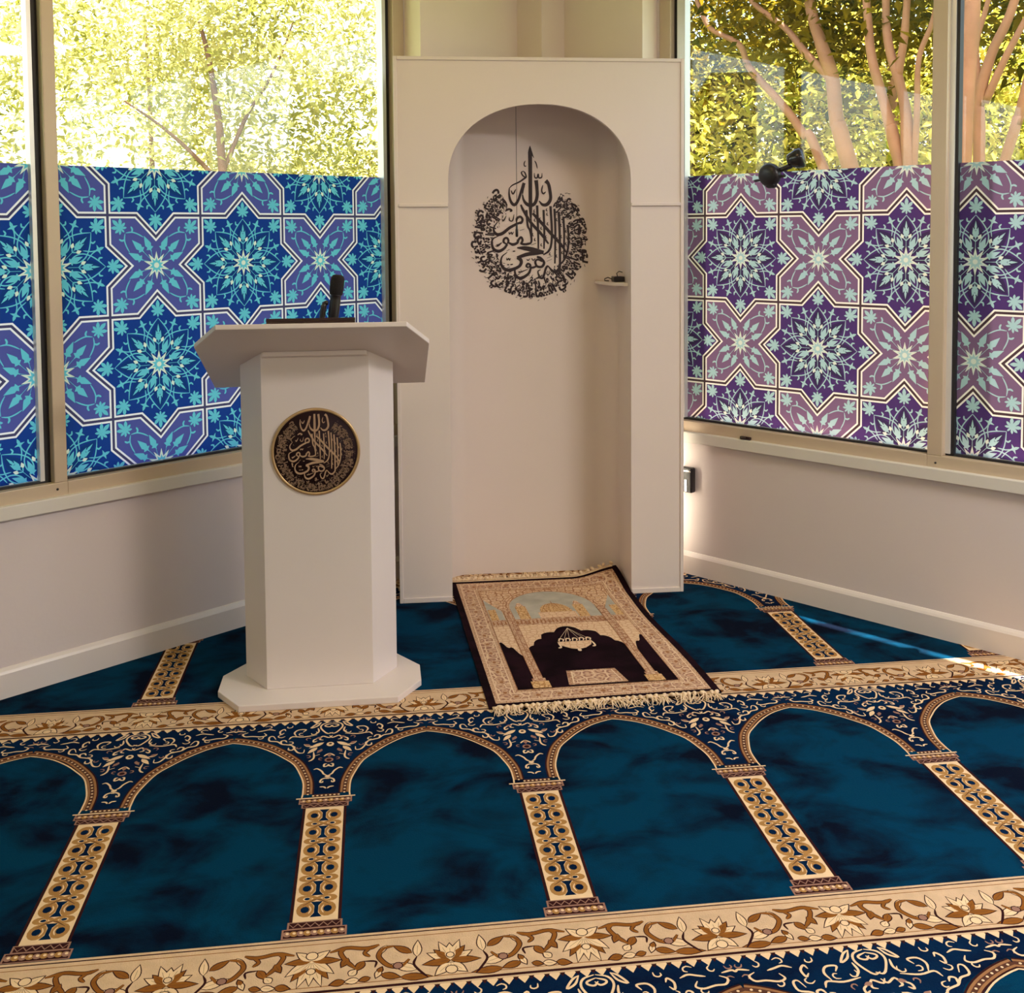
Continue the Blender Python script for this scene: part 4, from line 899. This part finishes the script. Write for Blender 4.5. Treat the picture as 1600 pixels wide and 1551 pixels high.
rgrid(0.117, 0.205, 0.305, 0.42, 'dark', 11, None, lambda s: 0.309 + 0.105 * max(0.0, 1 - ((s - 0.117) / 0.088)) ** 0.7 + 0.012 * math.sin((s - 0.117) * 140))
rgrid(0.780, 0.857, 0.305, 0.42, 'dark', 11, None, lambda s: 0.309 + 0.105 * max(0.0, 1 - ((0.857 - s) / 0.077)) ** 0.7 + 0.012 * math.sin((0.857 - s) * 140))
# woven lamp and the little mat
for x in (0.415, 0.445, 0.475, 0.53, 0.56, 0.58): rstroke([(0.500, 0.500), (x, 0.40)], 0.004, 'light', 13)
mb.add([rugp(x, y, LH * 14) for x, y in ((0.408, .392), (0.420, .362), (0.460, .338), (0.497, .330), (0.535, .338), (0.572, .362), (0.585, .392))], [(0, 1, 2, 3, 4, 5, 6)], RK.index('cream'))
for i in range(5): rstroke([(0.418 + i * 0.035, .392), (0.428 + i * 0.035, .415), (0.445 + i * 0.035, .408), (0.437 + i * 0.035, .393)], 0.007, 'light', 15)
rpoly(disc2((0.497, 0.323), 0.010, 0.010, 8), 'light', 15)
for x in (0.41, 0.583): rstroke([(x, .385), (x + 0.004, .352), (x - 0.012, .345)], 0.009, 'light', 15)
rpoly([(0.352, .078), (0.628, .078), (0.606, .176), (0.374, .176)], 'guard', 13); rpoly([(0.375, .086), (0.606, .086), (0.588, .168), (0.392, .168)], 'light', 14); rpoly([(0.381, .089), (0.600, .089), (0.583, .165), (0.398, .165)], 'border', 15)
for dx in (0.008, 0.016): rstroke([(0.352 + dx, .080), (0.374 + dx * 0.8, .175)], 0.003, 'line', 16); rstroke([(0.628 - dx, .080), (0.606 - dx * 0.8, .175)], 0.003, 'line', 16)
mb.build('pile', [RUG[k] for k in RK], rug)
FR_ = mat('fringe_cotton', rgb(232, 206, 172), 0.95, var=0.12, scale=60, spec=0.05)
def fringe(t_, sgn, seed, lmin, lmax, cnt):
    r = random.Random(seed); mb = MB()
    strip = []
    for i in range(41):
        s = -0.02 + 1.0 * i / 40; strip.append((rugp(s, t_, 0.0006), rugp(s, t_ + sgn * 0.014, 0.0)))
    vs = [p for q in strip for p in q]; mb.add(vs, [(2 * i, 2 * i + 1, 2 * i + 3, 2 * i + 2) if sgn < 0 else (2 * i + 2, 2 * i + 3, 2 * i + 1, 2 * i) for i in range(40)])
    lean = 0
    for i in range(cnt):
        s = -0.02 + 1.0 * (i + r.random()) / cnt
        if i % 6 == 0: lean = r.uniform(-0.7, 0.7)
        b = rugp(s, t_ + sgn * 0.010, 0.0015); L = r.uniform(lmin, lmax); a = lean + r.uniform(-0.35, 0.35)
        d = Vector((math.sin(a), sgn * math.cos(a), 0)); pts = []; curl = r.uniform(-1.2, 1.2)
        zt = max(b.z, 0.006)
        for j in range(5):
            u = j / 4; dd = Vector((d.x + curl * u * 0.5 * -d.y, d.y + curl * u * 0.5 * d.x, 0))
            p = b + dd * L * u; p.z = zt * (1 - u) + 0.0042 * u + 0.010 * r.random() * math.sin(math.pi * u) + 0.0015
            pts.append(p)
        w = r.uniform(0.0012, 0.0022); mb.tube(pts, [w * 1.2, w, w, w * 0.8, w * 0.5], 5)
        if i % 9 == 4:                                       # a knotted bunch
            c = b + Vector((r.uniform(-0.01, 0.01), sgn * 0.012, 0.006)); mb.lathe(c, (r.uniform(-1, 1), sgn, 0.2), [(-0.010, 0.003), (-0.005, 0.0065), (0.003, 0.0070), (0.010, 0.003)], 8)
    return mb.build('fringe', FR_, rug)
fringe(-0.016, -1, 3, 0.03, 0.062, 330); fringe(1.004, 1, 4, 0.025, 0.055, 240)

# ------------------------------------------------------------------ things on the right wall
t = thing('camera_mount', 'small black camera on a suction mount at the top edge of the right printed film', 'camera', RW(1.27, 0.0, 1.69))
mb = MB(); n_ = (NR + Vector((0, 0, -0.1))).normalized()
mb.lathe(RW(1.262, 0.012, 1.686), n_, [(0, 0.032), (0.006, 0.045), (0.022, 0.047), (0.034, 0.041), (0.040, 0.030), (0.043, 0.012)], 28); mb.build('round_head', M['black'], t)
mb = MB(); mb.box(1.246, 1.290, 0.012, 0.042, 1.632, 1.672, lambda x, y, z: RW(x, y, z)); mb.build('housing', M['black'], t, bevel=0.012, seg=3)
mb = MB(); mb.tube([RW(1.195, 0.03, 1.664), RW(1.250, 0.03, 1.670), RW(1.330, 0.03, 1.679)], 0.0055, 10); mb.build('cross_bar', M['black'], t)
mb = MB(); mb.tube([RW(1.285, 0.022, 1.700), RW(1.315, 0.018, 1.706), RW(1.340, 0.010, 1.716), RW(1.352, 0.0, 1.730)], [0.009, 0.010, 0.011, 0.010], 12); mb.build('arm', M['black'], t)
mb = MB(); mb.lathe(RW(1.392, -0.012, 1.752), (-DR + NR * 0.35 - Vector((0, 0, 0.25))).normalized(), [(0, 0.020), (0.004, 0.034), (0.012, 0.040), (0.030, 0.039), (0.050, 0.030), (0.064, 0.026), (0.070, 0.016)], 28); mb.build('suction_cup', mat('glossy_black', (0.02, 0.018, 0.018, 1), 0.12), t)
t = thing('wall_switch_box', 'black plastic box with a chrome strip low on the right wall behind the niche', 'switch box', RW(0.873, 0.0, 0.41))
mb = MB(); mb.box(0.835, 0.897, 0.0005, 0.032, 0.356, 0.464, lambda x, y, z: RW(x, y, z)); mb.build('casing', M['black'], t, bevel=0.008, seg=3)
mb = MB(); mb.box(0.862, 0.874, 0.0322, 0.035, 0.362, 0.412, lambda x, y, z: RW(x, y, z)); mb.build('chrome_strip', M['chrome'], t, bevel=0.001)
mb = MB(); mb.box(0.840, 0.892, 0.0322, 0.034, 0.446, 0.452, lambda x, y, z: RW(x, y, z)); mb.build('chrome_strip', M['chrome'], t, bevel=0.001)
t = thing('window_latch', 'little dark brown latch on the sill rail under the purple film', 'latch', RW(1.142, 0.0, 0.616))
mb = MB(); mb.box(1.118, 1.168, 0.0005, 0.012, 0.6155, 0.628, lambda x, y, z: RW(x, y, z)); mb.build('plate', M['darkwood'], t, bevel=0.003)
mb = MB(); mb.tube([RW(1.130, 0.012, 0.622), RW(1.132, 0.018, 0.622), RW(1.150, 0.020, 0.625)], [0.005, 0.005, 0.004], 10); mb.build('lever', M['darkwood'], t)
# ------------------------------------------------------------------ outdoors: ground, trees
mb = MB(); mb.box(-30, 30, -30, 30, -0.35, -0.15); g_ = mb.build('ground', mat('lawn', (0.10, 0.13, 0.035, 1), 1.0, var=0.4, scale=2)); structure(g_)
BARK_R = mat('bark_tan', rgb(140, 94, 62), 0.75, var=0.22, scale=5, bump=0.4, bscale=25)
BARK_L = mat('bark_brown', rgb(104, 70, 48), 0.8, var=0.3, scale=6, bump=0.4, bscale=25)
LEAF_L = leaf_mat('leaf_bright', rgb(128, 128, 48), rgb(200, 190, 126), 0.45)
LEAF_R = leaf_mat('leaf_gold', rgb(46, 48, 6), rgb(126, 102, 22), 0.5)
LEAF_F = leaf_mat('leaf_light_hazed', rgb(124, 130, 36), rgb(212, 192, 92), 0.5)  # light leaves, brightened further to carry the hazy reflection over them
def leaves(name, blobs, count, size, material, parent, seed, clump=0.22):
    """blobs: (centre, radii); leaves hang in clumps inside them"""
    r = random.Random(seed); vs = []; fs = []
    vol = [b[1][0] * b[1][1] * b[1][2] for b in blobs]; tot = sum(vol)
    for (c, rad), v in zip(blobs, vol):
        n = int(count * v / tot); nc = max(6, n // 45); cl = []
        while len(cl) < nc:
            p = Vector((r.uniform(-1, 1), r.uniform(-1, 1), r.uniform(-1, 1)))
            if p.length < 1: cl.append(Vector((c[0] + p.x * rad[0], c[1] + p.y * rad[1], c[2] + p.z * rad[2])))
        for i in range(n):
            q = cl[r.randrange(nc)] + Vector((r.gauss(0, clump), r.gauss(0, clump), r.gauss(0, clump * 0.6)))
            d = Vector((r.gauss(0, 1), r.gauss(0, 1), r.gauss(-0.25, 0.7))).normalized(); nn = Vector((r.gauss(0, 0.7), r.gauss(0, 0.7), 1)).normalized()
            sd = d.cross(nn).normalized(); L = size * r.uniform(0.6, 1.25); w = L * r.uniform(0.36, 0.5)
            fold = nn * w * 0.25; k = len(vs)
            vs += [q, q + d * L * 0.4 + sd * w * 0.5 + fold, q + d * L, q + d * L * 0.4 - sd * w * 0.5 + fold]
            fs += [(k, k + 1, k + 2), (k, k + 2, k + 3)]
    me = bpy.data.meshes.new(name); me.from_pydata([tuple(v) for v in vs], [], fs); me.materials.append(material)
    o = bpy.data.objects.new(name, me); COL.objects.link(o); o.parent = parent; rel(o, parent); return o
def stem(name, pts, r0, r1, parent, material, ground=True):
    pts = [Vector(p) for p in pts]
    if ground:
        b = pts[0] + (pts[0] - pts[1]) * ((pts[0].z + 0.2) / max(pts[1].z - pts[0].z, 0.1)) * (0.9 if abs(pts[0][0] - pts[1][0]) < 0.07 else 0.6); b.z = -0.2; pts = [b] + pts
    q = []
    for i in range(len(pts) - 1):
        p1, p2 = pts[i], pts[i + 1]; p0 = pts[i - 1] if i else p1 * 2 - p2; p3 = pts[i + 2] if i + 2 < len(pts) else p2 * 2 - p1
        for j in range(6):
            t = j / 6; q.append(0.5 * (2 * p1 + (p2 - p0) * t + (2 * p0 - 5 * p1 + 4 * p2 - p3) * t * t + (3 * p1 - p0 - 3 * p2 + p3) * t ** 3))
    q.append(pts[-1]); n = len(q)
    for i in range(n): q[i] = q[i] + noise.noise_vector(q[i] * 2.2) * 0.02
    rad = [(r0 + (r1 - r0) * i / (n - 1)) * (1 + 0.10 * noise.noise(q[i] * 6)) for i in range(n)]
    mb = MB(); mb.tube(q, rad, 12); return mb.build(name, material, parent)
def up(p, dx, dy, z): return (p[0] + dx, p[1] + dy, z)
# right-hand trees: smooth tan stems just outside the glass
tr = thing('crape_myrtle', 'tree with a thick forked tan trunk outside the right window near the niche', 'tree', (3.72, 3.9, -0.2))
stem('trunk', [(3.68,3.99,1.87),(3.62,4.06,2.16),(3.6,4.09,2.43),(3.56,4.14,2.65),(3.5,4.21,2.94),(3.44,4.26,3.4),(3.4,4.3,4.2)], 0.056, 0.026, tr, BARK_R)
stem('branch', [(3.57,4.13,1.86),(3.47,4.26,2.1),(3.35,4.4,2.34),(3.23,4.55,2.56),(3.18,4.62,2.72),(3.03,4.8,2.86),(2.96,4.89,3.07),(2.8,5.1,3.6)], 0.034, 0.012, tr, BARK_R)
stem('branch', [(3.6,4.09,2.40),(3.5,4.21,2.59),(3.4,4.34,2.78),(3.24,4.54,2.99),(3.1,4.7,3.3)], 0.028, 0.014, tr, BARK_R, False)
leaves('foliage', [((3.2, 5.1, 3.4), (1.1, 0.9, 0.95)), ((3.9, 4.7, 3.3), (0.7, 0.7, 0.7)), ((3.4, 4.6, 4.4), (1.3, 1.1, 0.9))], 9000, 0.105, LEAF_R, tr, 11)
tr = thing('crape_myrtle', 'tree of several slim tan stems rising together left of the right window post', 'tree', (3.8, 3.36, -0.2))
stem('trunk', [(3.75,3.42,1.83),(3.7,3.49,2.08),(3.66,3.53,2.28),(3.63,3.56,2.46),(3.61,3.6,2.69),(3.59,3.62,2.9),(3.55,3.66,3.8)], 0.038, 0.018, tr, BARK_R)
stem('trunk', [(3.78,3.38,1.83),(3.76,3.41,2.14),(3.73,3.45,2.36),(3.69,3.49,2.56),(3.67,3.52,2.85),(3.66,3.54,3.8)], 0.040, 0.018, tr, BARK_R)
stem('trunk', [(3.8,3.35,1.83),(3.8,3.35,2.2),(3.81,3.34,2.45),(3.85,3.29,2.63),(3.87,3.27,2.85),(3.9,3.2,3.6)], 0.020, 0.012, tr, BARK_R)
stem('branch', [(3.73,3.45,2.36),(3.75,3.42,2.55),(3.75,3.41,2.8),(3.76,3.4,3.5)], 0.026, 0.016, tr, BARK_R, False)
leaves('foliage', [((4.2, 4.2, 3.2), (0.9, 0.8, 0.9)), ((4.0, 3.5, 4.0), (1.1, 1.0, 0.8)), ((3.75, 3.55, 2.62), (0.30, 0.25, 0.16))], 7000, 0.10, LEAF_R, tr, 12)
tr = thing('crape_myrtle', 'tree with one thick pale trunk close behind the right window post', 'tree', (3.6, 2.5, -0.2))
stem('trunk', [(3.59,2.5,1.82),(3.6,2.49,2.26),(3.61,2.47,2.58),(3.63,2.44,3.4)], 0.050, 0.036, tr, BARK_R)
leaves('foliage', [((4.1, 2.6, 3.9), (0.9, 0.9, 0.7))], 1500, 0.10, LEAF_R, tr, 13)
tr = thing('crape_myrtle', 'slender forked tan tree seen through the pane at the right edge', 'tree', (3.85, 2.82, -0.2))
stem('trunk', [(3.85,2.81,1.84),(3.85,2.81,2.13),(3.89,2.76,2.36),(3.96,2.67,2.63),(4.05,2.55,3.3)], 0.034, 0.018, tr, BARK_R)
stem('branch', [(3.87,2.79,2.12),(3.94,2.7,2.35),(3.99,2.64,2.51),(4.1,2.5,2.9)], 0.020, 0.012, tr, BARK_R, False)
stem('branch', [(3.85,2.81,2.12),(3.85,2.82,2.25),(3.84,2.82,2.43),(3.88,2.77,2.65),(3.95,2.7,3.1)], 0.020, 0.010, tr, BARK_R, False)
stem('branch', [(3.94,2.7,1.84),(3.97,2.66,2.0),(3.99,2.63,2.14),(4.05,2.56,2.5)], 0.030, 0.020, tr, BARK_R)
leaves('foliage', [((4.6, 3.3, 3.2), (0.8, 0.7, 0.8)), ((4.5, 2.6, 3.6), (0.8, 0.8, 0.7))], 2600, 0.10, LEAF_R, tr, 14)
for i, (lab, c, rad, n_, lm) in enumerate((
        ('sunlit tree with low pale green leaves beyond the right window, next to the niche', (4.0, 8.6, 2.3), (1.3, 1.2, 1.5), 5200, LEAF_F),
        ('sunlit leafy tree beyond the forked trunk in the right window', (5.6, 7.3, 2.5), (1.5, 1.3, 1.6), 5200, LEAF_F),
        ('leafy tree far behind the post of the right window', (7.2, 5.6, 2.6), (1.5, 1.3, 1.6), 4200, LEAF_F),
        ('tall leafy tree filling the upper right window from far behind', (5.6, 9.6, 4.0), (3.2, 2.0, 2.6), 26000, LEAF_R),
        ('leafy tree in the far distance behind the pane at the right edge', (8.6, 3.6, 3.0), (2.0, 1.6, 2.2), 9000, LEAF_R),
        ('broad leafy tree in the far distance low in the middle of the right window', (8.2, 12.0, 2.2), (3.6, 1.6, 2.0), 9000, LEAF_F),
        ('broad leafy tree in the far distance low behind the right window post', (11.0, 8.2, 2.4), (2.6, 2.2, 2.2), 9000, LEAF_F))):
    tr = thing('leafy_tree', lab, 'tree', (c[0], c[1], -0.2), group='trees beyond the right windows')
    stem('trunk', [(c[0], c[1], 0.5), (c[0] + 0.1, c[1], 1.5), (c[0] - 0.05, c[1], c[2] + rad[2] * 0.6)], 0.09, 0.03, tr, BARK_L)
    leaves('foliage', [(c, rad)], n_, 0.12 if i < 5 else 0.21, lm, tr, 30 + i, 0.25 if i < 5 else 0.4)
# left-hand trees: broad bright crowns
for i, (lab, c, rad, n_, st) in enumerate((
        ('bright leafy tree with a branching trunk in the middle of the left window', (-0.55, 7.9, 3.3), (1.5, 1.1, 1.55), 7000, [[(-0.6,7.30,1.4),(-0.62,7.29,2.13),(-0.64,7.27,2.54),(-0.7,7.21,2.96),(-0.77,7.16,3.3)], [(-0.6,7.3,2.05),(-0.4,7.45,2.56),(-0.19,7.62,2.92),(0.0,7.7,3.4)], [(-0.62,7.3,1.9),(-1.0,7.2,2.3),(-1.4,7.1,2.6)]]),
        ('bright leafy tree seen through the pane at the left edge', (-2.9, 7.2, 3.0), (1.4, 1.2, 1.7), 6000, [[(-2.9,6.9,1.2),(-2.85,6.9,2.2),(-2.9,6.9,3.2)]]),
        ('yellow green tree at the right end of the left window, next to the niche', (1.5, 9.3, 3.0), (1.5, 1.2, 1.9), 6500, [[(1.4,9.0,1.2),(1.45,9.0,2.2),(1.4,9.0,3.4)]]),
        ('low bushy tree across the bottom of the left window', (-0.2, 9.6, 1.7), (2.4, 1.0, 0.75), 6000, [[(-0.2,9.6,0.6),(-0.25,9.6,1.4),(-0.2,9.6,2.0)]]),
        ('tall pale tree far behind the left window', (-1.9, 10.6, 3.8), (2.4, 1.5, 1.6), 5000, [[(-1.9,10.6,1.2),(-1.85,10.6,2.6),(-1.9,10.6,4.0)]]))):
    tr = thing('leafy_tree', lab, 'tree', (c[0], c[1], -0.2), group='trees beyond the left windows')
    for j, pts in enumerate(st): stem('trunk' if j == 0 else 'branch', pts, 0.055 if j == 0 else 0.022, 0.014 if j == 0 else 0.008, tr, BARK_L, j == 0)
    leaves('foliage', [(c, rad)], int(n_ * 1.5), 0.095, LEAF_L, tr, 50 + i, 0.24)

# ------------------------------------------------------------------ fill lights added at the ceiling, out of view, to brighten the room
def fill_lamp(p, label, watts, col):
    t = thing('added_fill_light', label, 'fill light', p)
    mb = MB(); mb.box(p[0] - 0.62, p[0] + 0.62, p[1] - 0.32, p[1] + 0.32, p[2] - 0.04, p[2] - 0.002); mb.build('housing', M['ceil'], t)
    l = bpy.data.lights.new('lamp', 'AREA'); l.shape = 'RECTANGLE'; l.size = 1.15; l.size_y = 0.55; l.energy = watts; l.color = col
    o = bpy.data.objects.new('lamp', l); COL.objects.link(o); o.parent = t; o.location = (0, 0, -0.045)
fill_lamp(Vector((0.0, -3.2, CEIL)), 'added fill light at the ceiling on the left, behind the camera', 12, (1.0, 0.82, 0.66))
fill_lamp(Vector((3.4, -1.5, CEIL)), 'added fill light at the ceiling on the right, out of view', 37, (1.0, 0.93, 0.91))
fill_lamp(Vector((0.9, 0.3, CEIL)), 'added fill light at the ceiling above the lectern, out of view', 3.2, (1.0, 0.56, 0.26))
